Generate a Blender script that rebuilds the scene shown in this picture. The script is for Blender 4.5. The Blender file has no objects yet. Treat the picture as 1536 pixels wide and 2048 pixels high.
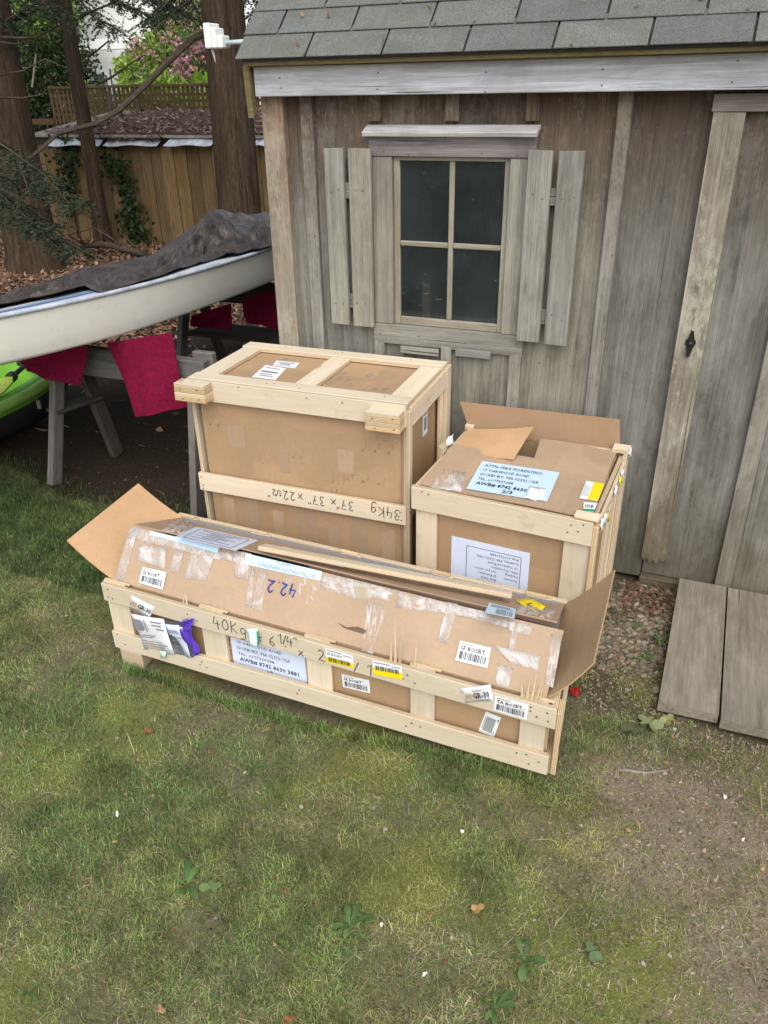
import bpy, math, random
import numpy as np
from mathutils import Vector, Matrix

random.seed(7); rng = np.random.default_rng(7)
scene = bpy.context.scene
COL = scene.collection
# ------------------------------------------------------------------ camera, world, sun, exposure
F_PX, TH, YAW, ROLL, CAM_H = 1576.6861, 0.49332, 0.39899, -0.01758, 1.9654
FW = np.array([-math.sin(YAW)*math.cos(TH), math.cos(YAW)*math.cos(TH), -math.sin(TH)])
RT = np.array([math.cos(YAW), math.sin(YAW), 0.0]); UP = np.cross(RT, FW)
RT, UP = RT*math.cos(ROLL)+UP*math.sin(ROLL), -RT*math.sin(ROLL)+UP*math.cos(ROLL)
CAM = np.array([0, 0, CAM_H])
cam = bpy.data.cameras.new('camera'); cam_o = bpy.data.objects.new('camera', cam); COL.objects.link(cam_o)
cam_o.matrix_world = Matrix(((RT[0], UP[0], -FW[0], 0), (RT[1], UP[1], -FW[1], 0), (RT[2], UP[2], -FW[2], CAM_H), (0, 0, 0, 1)))
cam.sensor_fit = 'VERTICAL'; cam.sensor_height = 24; cam.lens = 24*F_PX/2048
cam.clip_start = 0.05; cam.clip_end = 2000
scene.camera = cam_o
SUN_EL, SUN_AZ = math.radians(48), math.radians(152)      # azimuth clockwise from +Y
world = bpy.data.worlds.new('World'); scene.world = world; world.use_nodes = True
wt = world.node_tree; wt.nodes.clear()
sky = wt.nodes.new('ShaderNodeTexSky'); sky.sky_type = 'NISHITA'; sky.sun_disc = False
sky.sun_elevation = SUN_EL; sky.sun_rotation = SUN_AZ; sky.air_density = 1.0; sky.dust_density = 2.0; sky.ozone_density = 1.0
hs = wt.nodes.new('ShaderNodeHueSaturation'); hs.inputs['Saturation'].default_value = 0.45
bg = wt.nodes.new('ShaderNodeBackground'); bg.inputs['Strength'].default_value = 0.125
wo = wt.nodes.new('ShaderNodeOutputWorld')
wt.links.new(sky.outputs[0], hs.inputs['Color']); wt.links.new(hs.outputs[0], bg.inputs[0]); wt.links.new(bg.outputs[0], wo.inputs[0])
sun = bpy.data.lights.new('sun', 'SUN'); sun.energy = 1.5; sun.angle = math.radians(60); sun.color = (1, .935, .83)
sun_o = bpy.data.objects.new('sun', sun); COL.objects.link(sun_o)
sd = Vector((math.sin(SUN_AZ)*math.cos(SUN_EL), math.cos(SUN_AZ)*math.cos(SUN_EL), math.sin(SUN_EL)))
sun_o.rotation_euler = sd.to_track_quat('Z', 'Y').to_euler(); sun_o.location = (0, -5, 12)
scene.view_settings.view_transform = 'Standard'; scene.view_settings.look = 'None'
scene.view_settings.exposure = 0.70; scene.view_settings.gamma = 1.0
scene.render.engine = 'CYCLES'; scene.cycles.use_denoising = True
scene.cycles.max_bounces = 8; scene.cycles.transparent_max_bounces = 16

# ------------------------------------------------------------------ photo pixel -> point on a plane it lies on
def ray(px, py): return FW + RT*(px-768)/F_PX + UP*(1024-py)/F_PX
def pln(px, py, p0, n):
    d = ray(px, py); p0 = np.array(p0, float); n = np.array(n, float)
    return CAM + d*(((p0-CAM)@n)/(d@n))
def gz(px, py, z=0.): return pln(px, py, (0, 0, z), (0, 0, 1))
def gy(px, py, y): return pln(px, py, (0, y, 0), (0, 1, 0))
def gx(px, py, x): return pln(px, py, (x, 0, 0), (1, 0, 0))
def A(*a): return np.array(a, float)
def unit(v): v = np.array(v, float); return v/np.linalg.norm(v)
def sstep(a, b, x): t = np.clip((x-a)/(b-a), 0, 1); return t*t*(3-2*t)
def vnoise(x, y, s=0):
    x = np.asarray(x, float); y = np.asarray(y, float)
    xi = np.floor(x).astype(np.int64); yi = np.floor(y).astype(np.int64); fx = x-xi; fy = y-yi
    def h(i, j):
        n = (i*374761393 + j*668265263 + s*144665) & 0xffffffff
        n = ((n ^ (n >> 13))*1274126177) & 0xffffffff
        return ((n ^ (n >> 16)) & 0xffff)/65535.
    fx = fx*fx*(3-2*fx); fy = fy*fy*(3-2*fy)
    return (h(xi, yi)*(1-fx)+h(xi+1, yi)*fx)*(1-fy)+(h(xi, yi+1)*(1-fx)+h(xi+1, yi+1)*fx)*fy
def ground_z(x, y):
    x = np.asarray(x, float); y = np.asarray(y, float)
    m = .075*np.exp(-((x+.35)/.65)**2-((y-1.65)/.75)**2)
    w = np.exp(-((x+.5)/9)**2-((y-2)/9)**2)
    return m + w*(.022*(vnoise(x*2.1, y*2.1, 3)-.5)+.012*(vnoise(x*7, y*7, 4)-.5)) - .012

# ------------------------------------------------------------------ node helpers and materials
def new_mat(name):
    m = bpy.data.materials.new(name); m.use_nodes = True; m.node_tree.nodes.clear(); return m
class NT:
    def __init__(s, m): s.t = m.node_tree; s.m = m
    def n(s, typ, **kw):
        o = s.t.nodes.new(typ)
        for k, v in kw.items():
            if k.startswith('_'): setattr(o, k[1:], v)
            else:
                key = k.replace('__', ' ')
                s.set(o.inputs[int(key[1:])] if key[0] == 'i' and key[1:].isdigit() else o.inputs[key], v)
        return o
    def set(s, sock, v):
        if isinstance(v, bpy.types.NodeSocket): s.t.links.new(v, sock)
        elif isinstance(v, bpy.types.Node): s.t.links.new(v.outputs[0], sock)
        else:
            if sock.type == 'RGBA' and len(v) == 3: v = (*v, 1)
            sock.default_value = v
    def math(s, op, a, b=0., c=0., clamp=False):
        return s.n('ShaderNodeMath', _operation=op, _use_clamp=clamp, i0=a, i1=b, i2=c).outputs[0]
    def mix(s, f, a, b, bt='MIX'):
        o = s.t.nodes.new('ShaderNodeMix'); o.data_type = 'RGBA'; o.blend_type = bt
        s.set(o.inputs[0], f); s.set(o.inputs[6], a); s.set(o.inputs[7], b); return o.outputs[2]
    def noise(s, vec, scale, detail=3., rough=.6, dist=0.):
        return s.n('ShaderNodeTexNoise', Vector=vec, Scale=scale, Detail=detail, Roughness=rough, Distortion=dist).outputs[0]
    def ramp(s, f, a, b, lo=0., hi=1.):
        return s.n('ShaderNodeMapRange', _clamp=True, Value=f, From__Min=a, From__Max=b, To__Min=lo, To__Max=hi).outputs[0]
    def vmul(s, v, k): return s.n('ShaderNodeVectorMath', _operation='MULTIPLY', i0=v, i1=k).outputs[0]
    def grain(s):
        a = s.n('ShaderNodeAttribute', _attribute_name='g').outputs['Vector']
        return a
    def rnd(s): return s.n('ShaderNodeObjectInfo').outputs['Random']
    def pos(s): return s.n('ShaderNodeNewGeometry').outputs['Position']
    def bump(s, h, strength=.3, dist=.01):
        return s.n('ShaderNodeBump', Strength=strength, Distance=dist, Height=h).outputs[0]
    def out(s, **kw):
        p = s.n('ShaderNodeBsdfPrincipled', **kw); s.n('ShaderNodeOutputMaterial', Surface=p); return s.m
    def surf(s, sh): s.n('ShaderNodeOutputMaterial', Surface=sh); return s.m

def plain(name, col, rough=.6, var=.06, spec=.3, scale=30., bump=0.):
    T = NT(new_mat(name)); co = T.n('ShaderNodeTexCoord').outputs['Object']
    nz = T.noise(co, scale); k = T.ramp(nz, .3, .7, 1-var, 1+var)
    c = T.vmul(tuple(col), k) if False else T.mix(1., (*col,), T.n('ShaderNodeCombineColor', Red=k, Green=k, Blue=k), 'MULTIPLY')
    kw = dict(Base__Color=c, Roughness=rough); kw['Specular IOR Level'] = spec
    if bump: kw['Normal'] = T.bump(nz, bump, .01)
    return T.out(**kw)

def weathered(name, ca, cb, lichen=(.36, .37, .28), lich=0.0, brown=None, knots=.5, jit=.22, rough=.85, fine=1.0, dirtbase=0., blotch=.6):
    """old wood: grain lines along g.x, cloudy bleaching, knots with rings, drying cracks, lichen specks; brown = less bleached where rain never reaches, darkened on siding and battens to paint eave shade"""
    T = NT(new_mat(name)); g = T.grain(); r = T.rnd()
    st = T.noise(T.vmul(g, (1.1, 26., 26.)), 1., 4., .6, .9)
    fi = T.noise(T.vmul(g, (9., 430.*fine, 430.)), 1., 2., .6)
    md = T.noise(T.vmul(g, (2.4, 120.*fine, 120.)), 1., 3., .6, .3)
    pa = T.noise(T.vmul(g, (3.2, 7., 7.)), 1., 6., .68, .7)
    f = T.math('ADD', T.math('MULTIPLY', T.ramp(st, .33, .67), 1-blotch), T.math('MULTIPLY', T.ramp(pa, .33, .67), blotch))
    c = T.mix(f, ca, cb)
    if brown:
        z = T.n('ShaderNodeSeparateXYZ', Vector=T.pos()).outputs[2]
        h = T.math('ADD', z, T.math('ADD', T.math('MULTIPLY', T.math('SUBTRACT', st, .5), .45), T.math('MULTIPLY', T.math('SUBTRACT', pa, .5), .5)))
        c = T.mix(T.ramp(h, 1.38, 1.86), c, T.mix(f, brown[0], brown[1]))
    v = T.n('ShaderNodeTexVoronoi', _feature='F1', Vector=T.vmul(g, (1.5, 6.2, 0.)), Scale=1.)
    vd = T.math('ADD', v.outputs['Distance'], T.math('MULTIPLY', T.math('SUBTRACT', md, .5), .05)); ring = T.math('SINE', T.math('MULTIPLY', vd, 120.))
    kn = T.math('MULTIPLY', T.ramp(vd, .045, .10, 1., 0.), knots)
    c = T.mix(kn, c, T.mix(T.ramp(ring, -1, 1), (.045, .032, .022), (.16, .12, .09)))
    fk = T.math('MULTIPLY', T.ramp(fi, .3, .7, .84, 1.13), T.ramp(md, .32, .68, .80, 1.15))
    c = T.mix(1., c, T.n('ShaderNodeCombineColor', Red=fk, Green=fk, Blue=fk), 'MULTIPLY')
    crk = T.noise(T.vmul(g, (1.3, 95., 95.)), 1., 1., .4)
    c = T.mix(T.math('MULTIPLY', T.ramp(crk, .245, .275, 1., 0.), .8), c, (.03, .024, .02))
    if lich:
        l1 = T.noise(T.vmul(g, (22., 48., 48.)), 1., 6., .75); l2 = T.noise(T.vmul(g, (1.6, 4., 4.)), 1., 3., .6)
        lm = T.math('MULTIPLY', T.ramp(T.math('ADD', l1, T.math('MULTIPLY', T.math('SUBTRACT', l2, .5), .8)), .50, .64), lich)
        c = T.mix(lm, c, lichen)
    if dirtbase:
        z = T.n('ShaderNodeSeparateXYZ', Vector=T.pos()).outputs[2]
        h = T.math('ADD', z, T.math('MULTIPLY', T.math('SUBTRACT', pa, .5), .6))
        c = T.mix(T.ramp(h, .58, .08, 0., dirtbase), c, (.075, .058, .03))
    k = T.ramp(r, 0, 1, 1-jit, 1+jit); r2 = T.math('FRACT', T.math('MULTIPLY', r, 17.31))
    c = T.mix(1., c, T.n('ShaderNodeCombineColor', Red=T.math('MULTIPLY', k, T.ramp(r2, 0, 1, .98, 1.04)), Green=k, Blue=T.math('MULTIPLY', k, T.ramp(r2, 0, 1, 1.03, .93))), 'MULTIPLY')
    b = T.math('ADD', T.math('MULTIPLY', fi, .5), T.math('ADD', md, T.math('MULTIPLY', T.ramp(crk, .235, .29), 1.5)))
    return T.out(Base__Color=c, Roughness=rough, Specular__IOR__Level=.2, Normal=T.bump(b, .5, .005))

def crate_mat(name, ca, cb, edge):
    T = NT(new_mat(name)); g = T.grain(); r = T.rnd()
    st = T.noise(T.vmul(g, (1.1, 13., 13.)), 1., 4., .55, 1.2)
    fi = T.noise(T.vmul(g, (10., 320., 320.)), 1., 2., .6)
    c = T.mix(T.ramp(st, .3, .7), ca, cb)
    gzz = T.n('ShaderNodeSeparateXYZ', Vector=g).outputs[2]
    geo = T.n('ShaderNodeAttribute', _attribute_name='edge').outputs['Fac']
    ply = T.ramp(T.math('SINE', T.math('MULTIPLY', gzz, 1300.)), -.2, .5)
    c = T.mix(T.math('MULTIPLY', geo, ply), c, edge)
    vk = T.n('ShaderNodeTexVoronoi', _feature='F1', Vector=T.vmul(g, (2.2, 7., 0.)), Scale=1.).outputs['Distance']
    c = T.mix(T.ramp(vk, .04, .09, .7, 0.), c, (.36, .22, .11))
    sm = T.noise(T.vmul(g, (6., 9., 9.)), 1., 5., .7)
    c = T.mix(T.ramp(sm, .60, .78, 0., .5), c, (.30, .21, .12))
    k = T.math('MULTIPLY', T.ramp(fi, .3, .7, .93, 1.05), T.ramp(r, 0, 1, .80, 1.07))
    c = T.mix(1., c, T.n('ShaderNodeCombineColor', Red=k, Green=k, Blue=k), 'MULTIPLY')
    return T.out(Base__Color=c, Roughness=.62, Specular__IOR__Level=.3, Normal=T.bump(T.math('ADD', fi, st), .12, .004))

def card_mat(name, col, jit=.05):
    T = NT(new_mat(name)); g = T.grain(); r = T.rnd()
    a = T.noise(T.vmul(g, (5., 5., 5.)), 1., 4., .6); b = T.noise(T.vmul(g, (60., 60., 60.)), 1., 3., .6)
    v = T.n('ShaderNodeTexVoronoi', _distance='CHEBYCHEV', Vector=T.vmul(g, (4.5, 2.8, 3.)), Scale=1.)
    tp = T.n('ShaderNodeSeparateColor', Color=v.outputs['Color']).outputs[0]
    k = T.math('MULTIPLY', T.ramp(a, .3, .7, .92, 1.06), T.ramp(b, .3, .7, .96, 1.04))
    k = T.math('MULTIPLY', k, T.ramp(tp, 0, 1, 1-jit, 1+jit))
    c = T.mix(1., col, T.n('ShaderNodeCombineColor', Red=k, Green=k, Blue=k), 'MULTIPLY')
    sc = T.noise(T.vmul(g, (14., 60., 60.)), 1., 5., .75, 1.)
    c = T.mix(T.ramp(sc, .70, .78, 0., .45), c, (.60, .50, .42))
    ro = T.ramp(tp, .4, .6, .5, .75)
    co = T.math('SINE', T.math('MULTIPLY', T.n('ShaderNodeSeparateXYZ', Vector=g).outputs[0], 1000.))
    return T.out(Base__Color=c, Roughness=ro, Specular__IOR__Level=.35, Normal=T.bump(T.math('ADD', a, T.math('MULTIPLY', co, .03)), .12, .02))

def tape_mat():
    T = NT(new_mat('clear_tape')); g = T.grain()
    w = T.noise(T.vmul(g, (14., 8., 1.)), 1., 5., .65, 1.6); w2 = T.noise(T.vmul(g, (90., 25., 1.)), 1., 3., .6, 1.)
    f = T.ramp(T.math('ADD', w, T.math('MULTIPLY', T.math('SUBTRACT', w2, .5), .2)), .44, .64, .24, .74)
    p = T.n('ShaderNodeBsdfPrincipled', Base__Color=(.80, .76, .74), Roughness=.2, Normal=T.bump(w, .5, .01))
    t = T.n('ShaderNodeBsdfTransparent', Color=(.97, .95, .92))
    return T.surf(T.n('ShaderNodeMixShader', i0=f, i1=t, i2=p))

def leaf_mat(name, tr=.35, rough=.5):
    T = NT(new_mat(name)); c = T.n('ShaderNodeAttribute', _attribute_name='Col').outputs['Color']
    p = T.n('ShaderNodeBsdfPrincipled', Base__Color=c, Roughness=rough, Specular__IOR__Level=.3)
    t = T.n('ShaderNodeBsdfTranslucent', Color=c)
    return T.surf(T.n('ShaderNodeMixShader', i0=tr, i1=p, i2=t))

def shingle_mat():
    T = NT(new_mat('asphalt_granules')); g = T.grain(); r = T.rnd()
    sp = T.noise(T.vmul(g, (300., 300., 300.)), 1., 2., .8); pa = T.noise(T.vmul(g, (5., 9., 5.)), 1., 4., .65, .5)
    st = T.noise(T.vmul(g, (26., 3., 3.)), 1., 3., .6)
    c = T.mix(T.ramp(sp, .35, .65), (.078, .083, .081), (.235, .244, .236))
    c = T.mix(T.ramp(pa, .35, .65, 0., .55), c, (.10, .105, .092))
    c = T.mix(T.ramp(st, .5, .75, 0., .3), c, (.21, .225, .21))
    c = T.mix(T.ramp(T.noise(T.vmul(g, (11., 11., 11.)), 1., 5., .7), .62, .70, 0., .6), c, (.14, .15, .06))
    k = T.ramp(r, 0, 1, .87, 1.12)
    c = T.mix(1., c, T.n('ShaderNodeCombineColor', Red=k, Green=k, Blue=T.math('MULTIPLY', k, T.ramp(r, 0, 1, 1.03, .95))), 'MULTIPLY')
    return T.out(Base__Color=c, Roughness=.95, Specular__IOR__Level=.15, Normal=T.bump(sp, .6, .004))

def glass_mat():
    T = NT(new_mat('dusty_reflection_glass')); g = T.grain()
    d = T.noise(T.vmul(g, (3., 3., 3.)), 1., 5., .7); s = T.noise(T.vmul(g, (25., 160., 60.)), 1., 2., .6)
    f = T.math('ADD', T.ramp(d, .3, .75, .01, .095), T.ramp(s, .70, .74, 0., .30))
    t = T.n('ShaderNodeBsdfTransparent', Color=(.55, .63, .66)); gl = T.n('ShaderNodeBsdfGlossy', Color=(.9, .95, 1), Roughness=.08)
    fr = T.n('ShaderNodeFresnel', IOR=1.5)
    a = T.n('ShaderNodeMixShader', i0=fr, i1=t, i2=gl)
    dd = T.n('ShaderNodeBsdfDiffuse', Color=(.22, .275, .31))  # dust colour made bluer to paint in the panes' reflection
    return T.surf(T.n('ShaderNodeMixShader', i0=f, i1=a, i2=dd))

def ground_mat():
    T = NT(new_mat('soil_and_moss')); p = T.pos()
    d = T.n('ShaderNodeAttribute', _attribute_name='dirt').outputs['Fac']; mo = T.n('ShaderNodeAttribute', _attribute_name='moss').outputs['Fac']
    lt = T.n('ShaderNodeAttribute', _attribute_name='litter').outputs['Fac']
    a = T.noise(p, 9., 6., .7); b = T.noise(p, 70., 5., .75); c3 = T.noise(p, 260., 3., .8)
    c = T.mix(T.ramp(b, .3, .7), (.085, .08, .045), (.25, .225, .135))
    c = T.mix(T.ramp(T.noise(p, 24., 5., .7), .45, .65, 0., .6), c, (.26, .23, .14))
    dc = T.mix(T.ramp(b, .3, .7), (.19, .145, .108), (.43, .345, .27))
    dc = T.mix(T.ramp(a, .35, .62), dc, (.24, .195, .135))
    dc = T.mix(T.ramp(c3, .62, .72, 0., .7), dc, (.48, .43, .38))
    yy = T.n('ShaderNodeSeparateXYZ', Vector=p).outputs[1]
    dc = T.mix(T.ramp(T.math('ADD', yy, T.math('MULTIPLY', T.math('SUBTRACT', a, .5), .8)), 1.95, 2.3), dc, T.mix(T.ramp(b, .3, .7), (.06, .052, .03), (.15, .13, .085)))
    m1 = T.math('ADD', mo, T.math('MULTIPLY', T.math('SUBTRACT', b, .5), .9))
    c = T.mix(T.ramp(T.math('ADD', d, T.math('MULTIPLY', T.math('SUBTRACT', a, .5), .9)), .35, .65), c, dc)
    c = T.mix(T.ramp(m1, .42, .68), c, T.mix(T.ramp(c3, .3, .7), (.14, .15, .04), (.28, .285, .085)))
    lc = T.mix(T.ramp(b, .35, .65), (.020, .015, .011), (.062, .044, .030))  # litter tones lowered to paint deeper shade below the boat
    c = T.mix(T.ramp(T.math('ADD', lt, T.math('MULTIPLY', T.math('SUBTRACT', a, .5), .6)), .4, .6), c, lc)
    return T.out(Base__Color=c, Roughness=.95, Specular__IOR__Level=.15, Normal=T.bump(T.math('ADD', b, T.math('MULTIPLY', c3, .5)), .8, .012))

def bark_mat(name, ca, cb):
    T = NT(new_mat(name)); g = T.grain()
    st = T.noise(T.vmul(g, (2.2, 26., 1.)), 1., 5., .7, .8); pa = T.noise(T.vmul(g, (1., 4., 1.)), 1., 4., .6); fi = T.noise(T.vmul(g, (14., 60., 1.)), 1., 4., .7)
    c = T.mix(T.ramp(st, .35, .65), ca, cb)
    c = T.mix(T.ramp(pa, .5, .7, 0., .5), c, (.075, .07, .05))
    k = T.ramp(fi, .3, .7, .65, 1.3)
    c = T.mix(1., c, T.n('ShaderNodeCombineColor', Red=k, Green=k, Blue=k), 'MULTIPLY')
    return T.out(Base__Color=c, Roughness=.95, Specular__IOR__Level=.1, Normal=T.bump(T.math('ADD', st, T.math('MULTIPLY', fi, .4)), 1., .03))

def tarp_mat():
    T = NT(new_mat('brown_tarp')); g = T.grain()
    w = T.noise(T.vmul(g, (4.5, 4.5, 4.5)), 1., 3., .5, 2.2); f = T.noise(T.vmul(g, (30., 45., 30.)), 1., 3., .6, .6)
    c = T.mix(T.ramp(w, .35, .7), (.038, .030, .027), (.085, .070, .063))
    c = T.mix(T.ramp(T.noise(T.vmul(g, (9., 9., 9.)), 1., 6., .75), .55, .72, 0., .55), c, (.17, .15, .13))
    return T.out(Base__Color=c, Roughness=.42, Specular__IOR__Level=.45, Normal=T.bump(T.math('ADD', w, T.math('MULTIPLY', f, .15)), .6, .05))

def hull_mat():
    T = NT(new_mat('cream_gelcoat')); p = T.pos(); co = T.n('ShaderNodeTexCoord').outputs['Object']
    a = T.noise(co, 1.6, 5., .6); b = T.noise(co, 14., 5., .7)
    c = T.mix(T.ramp(a, .35, .7), (.78, .77, .69), (.84, .83, .78)); c = T.mix(T.ramp(b, .55, .75, 0., .35), c, (.55, .52, .40))
    z = T.n('ShaderNodeSeparateXYZ', Vector=co).outputs[2]
    return T.out(Base__Color=c, Roughness=.38, Specular__IOR__Level=.45, Normal=T.bump(b, .08, .01))

def stone_mat():
    T = NT(new_mat('gravel_stone')); c = T.n('ShaderNodeAttribute', _attribute_name='Col').outputs['Color']
    b = T.noise(T.pos(), 160., 4., .7); k = T.ramp(b, .3, .7, .75, 1.2)
    c = T.mix(1., c, T.n('ShaderNodeCombineColor', Red=k, Green=k, Blue=k), 'MULTIPLY')
    return T.out(Base__Color=c, Roughness=.85, Specular__IOR__Level=.25, Normal=T.bump(b, .4, .004))

M = {}
M['crate'] = crate_mat('pale_crate_pine', (.76, .67, .525), (.68, .57, .415), (.46, .31, .15))
M['crate_raw'] = crate_mat('fresh_split_pine', (.74, .60, .39), (.66, .50, .29), (.45, .28, .12))
M['card'] = card_mat('brown_cardboard', (.41, .275, .16), .06)
M['card_in'] = card_mat('cardboard_inner_face', (.60, .385, .215), .015)
M['card_dark'] = card_mat('cardboard_greyish', (.39, .275, .185), .03)
M['card_pink'] = card_mat('cardboard_lid', (.44, .315, .21), .05)
M['card_deep'] = card_mat('deep_brown_cardboard', (.30, .188, .108), .02)
M['corrugated'] = plain('corrugated_edge', (.16, .11, .075), .9, .5, .1, 400.)
M['white_paper'] = plain('white_paper', (.80, .82, .86), .55, .03)
M['blue_paper'] = plain('pale_blue_paper', (.55, .73, .88), .5, .03)
M['lilac_paper'] = plain('pale_lilac_paper', (.66, .74, .92), .35, .04, scale=9.)
M['ink'] = plain('black_ink', (.035, .035, .045), .6, .2)
M['ink_soft'] = plain('grey_ink', (.24, .25, .30), .6, .2)
M['ink_blue'] = plain('blue_marker', (.05, .05, .26), .5, .2)
M['yellow'] = plain('yellow_label', (.85, .68, .01), .5, .05)
M['green_st'] = plain('green_sticker', (.03, .30, .14), .5, .05)
M['mint'] = plain('mint_backing', (.62, .80, .76), .5, .05)
M['grey_code'] = plain('dense_barcode_grey', (.30, .33, .33), .6, .25, scale=300.)
M['purple'] = plain('purple_plastic', (.12, .055, .52), .3, .1, .5)
M['pouch'] = plain('dark_pouch_rim', (.10, .10, .11), .4, .2)
M['red'] = plain('red_tag', (.36, .02, .015), .5, .1)
M['tape'] = tape_mat()
def flat_tape():
    T = NT(new_mat('smooth_tape')); w = T.noise(T.vmul(T.grain(), (6., 6., 1.)), 1., 3., .5)
    p = T.n('ShaderNodeBsdfPrincipled', Base__Color=(.52, .36, .24), Roughness=.18, Normal=T.bump(w, .2, .01)); t = T.n('ShaderNodeBsdfTransparent', Color=(.97, .95, .92))
    return T.surf(T.n('ShaderNodeMixShader', i0=.45, i1=t, i2=p))
M['tape_flat'] = flat_tape()
M['foam'] = plain('grey_foam', (.23, .24, .26), .9, .2, .1, 90., .2)
M['nail'] = plain('nail_steel', (.10, .095, .09), .5, .2)
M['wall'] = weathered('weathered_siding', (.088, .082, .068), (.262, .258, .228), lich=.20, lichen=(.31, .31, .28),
                      brown=((.050, .035, .025), (.145, .106, .078)), knots=.6, dirtbase=.5)  # unbleached brown, darkened further to paint the eave's shade
M['batten'] = weathered('weathered_batten', (.135, .122, .102), (.34, .33, .30), lich=.3, lichen=(.38, .38, .34), brown=((.075, .054, .040), (.19, .15, .115)), knots=.3, dirtbase=.5, jit=.1)  # brown end darkened for eave shade like the siding
M['trim'] = weathered('weathered_trim', (.165, .162, .146), (.33, .328, .305), lich=.22, knots=.5, jit=.14)
M['header'] = weathered('weathered_header', (.15, .125, .12), (.31, .28, .275), lich=.0, knots=.8, jit=.05)
M['post'] = weathered('lichen_post', (.14, .125, .10), (.35, .335, .295), lich=.62, lichen=(.42, .42, .36), knots=.9, jit=.08, dirtbase=.85)
M['corner'] = weathered('corner_post_wood', (.17, .135, .095), (.37, .34, .29), lich=.42, lichen=(.40, .40, .33),
                        brown=((.22, .13, .08), (.36, .28, .22)), knots=1., jit=.03)
M['fascia'] = weathered('bleached_fascia', (.40, .395, .415), (.62, .63, .67), lich=0., knots=.7, jit=.03, fine=.5, blotch=.75)
M['mossy'] = weathered('mossy_edge_board', (.15, .115, .055), (.27, .22, .12), lich=.5, lichen=(.30, .27, .13), knots=.1)
M['ramp'] = weathered('ramp_wood', (.17, .148, .118), (.285, .255, .212), lich=.12, lichen=(.22, .23, .14), knots=.7, jit=.08, fine=.3, blotch=.75)
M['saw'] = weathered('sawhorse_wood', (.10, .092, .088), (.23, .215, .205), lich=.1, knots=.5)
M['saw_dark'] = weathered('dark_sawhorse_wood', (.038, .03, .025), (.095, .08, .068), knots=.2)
M['tanboard'] = weathered('tan_fence_board', (.105, .066, .030), (.22, .148, .072), lich=.10, lichen=(.12, .15, .06), knots=.9, jit=.28)
M['lattice'] = weathered('lattice_wood', (.055, .034, .018), (.11, .072, .04), knots=0.)
M['muntin'] = weathered('peeling_muntin', (.20, .18, .145), (.37, .355, .30), lich=.4, lichen=(.24, .22, .12), knots=0., jit=.05)
M['stake'] = plain('orange_brown_wood', (.60, .28, .13), .6, .15)
M['shingle'] = shingle_mat(); M['glass'] = glass_mat()
M['felt'] = plain('dark_underlay', (.05, .05, .05), .9, .2)
M['iron'] = plain('black_iron', (.012, .012, .013), .35, .2, .5)
M['ground'] = ground_mat()
M['grass'] = leaf_mat('grass_blades', .28, .55); M['leaf'] = leaf_mat('living_leaves', .4, .45); M['dead'] = leaf_mat('dead_leaves', .12, .8)
M['needle'] = leaf_mat('conifer_needles', .2, .6)
M['stone'] = stone_mat()
M['bark'] = bark_mat('ridged_bark', (.036, .024, .016), (.098, .068, .046))
M['twig'] = bark_mat('twig_bark', (.055, .043, .032), (.125, .098, .074))
M['tarp'] = tarp_mat(); M['hull'] = hull_mat()
M['deck'] = plain('white_deck', (.70, .74, .78), .35, .05); M['blue'] = plain('blue_stripe', (.10, .24, .56), .4, .05)
M['carpet'] = plain('magenta_carpet', (.20, .010, .043), .95, .16, .05, 40., .5)
M['kayak'] = plain('lime_plastic', (.16, .42, .03), .35, .08, .45, 6.); M['blackp'] = plain('black_plastic', (.03, .03, .032), .45, .2)
M['kayak_rim'] = plain('pale_lime_plastic', (.36, .60, .14), .4, .08, .4, 6.)
M['neon'] = plain('neon_yellow_blade', (.62, .78, .06), .4, .05)
M['flash'] = plain('metal_flashing', (.50, .55, .62), .35, .3, .5, 9.)
M['litter'] = plain('needle_litter', (.105, .064, .05), .95, .5, .1, 60., .8)
M['slab'] = plain('grey_roof_board', (.27, .25, .22), .9, .3, .1, 12.)
M['house'] = plain('white_clapboard', (.88, .89, .88), .6, .03, .2, 3.); M['shade'] = plain('pale_grey_paint', (.46, .50, .50), .6, .05)
M['winglass'] = plain('window_glass', (.08, .10, .11), .1, .1, .6); M['hroof'] = plain('slate_roof', (.16, .16, .17), .9, .2)
M['plasticw'] = plain('white_plastic', (.82, .83, .82), .4, .03, .4)
M['clearp'] = plain('pale_tube', (.55, .66, .68), .3, .05, .5)

# ------------------------------------------------------------------ mesh helpers
def fast_mesh(name, V, faces, smooth=False):
    """faces: list of (n,k) integer arrays, all k alike inside one array"""
    me = bpy.data.meshes.new(name); V = np.asarray(V, np.float32)
    me.vertices.add(len(V)); me.vertices.foreach_set('co', V.ravel())
    if not isinstance(faces, list): faces = [faces]
    faces = [np.asarray(f, np.int32) for f in faces if len(f)]
    tot = np.concatenate([np.full(len(f), f.shape[1], np.int32) for f in faces]); idx = np.concatenate([f.ravel() for f in faces])
    me.loops.add(len(idx)); me.loops.foreach_set('vertex_index', idx)
    me.polygons.add(len(tot)); me.polygons.foreach_set('loop_start', np.concatenate([[0], np.cumsum(tot)[:-1]]).astype(np.int32))
    me.polygons.foreach_set('loop_total', tot)
    me.polygons.foreach_set('use_smooth', np.full(len(tot), bool(smooth)))
    me.update(calc_edges=True); return me
def attr_vec(me, name, arr):
    a = me.attributes.new(name, 'FLOAT_VECTOR', 'POINT'); a.data.foreach_set('vector', np.asarray(arr, np.float32).ravel())
def attr_f(me, name, arr):
    a = me.attributes.new(name, 'FLOAT', 'POINT'); a.data.foreach_set('value', np.asarray(arr, np.float32).ravel())
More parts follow.
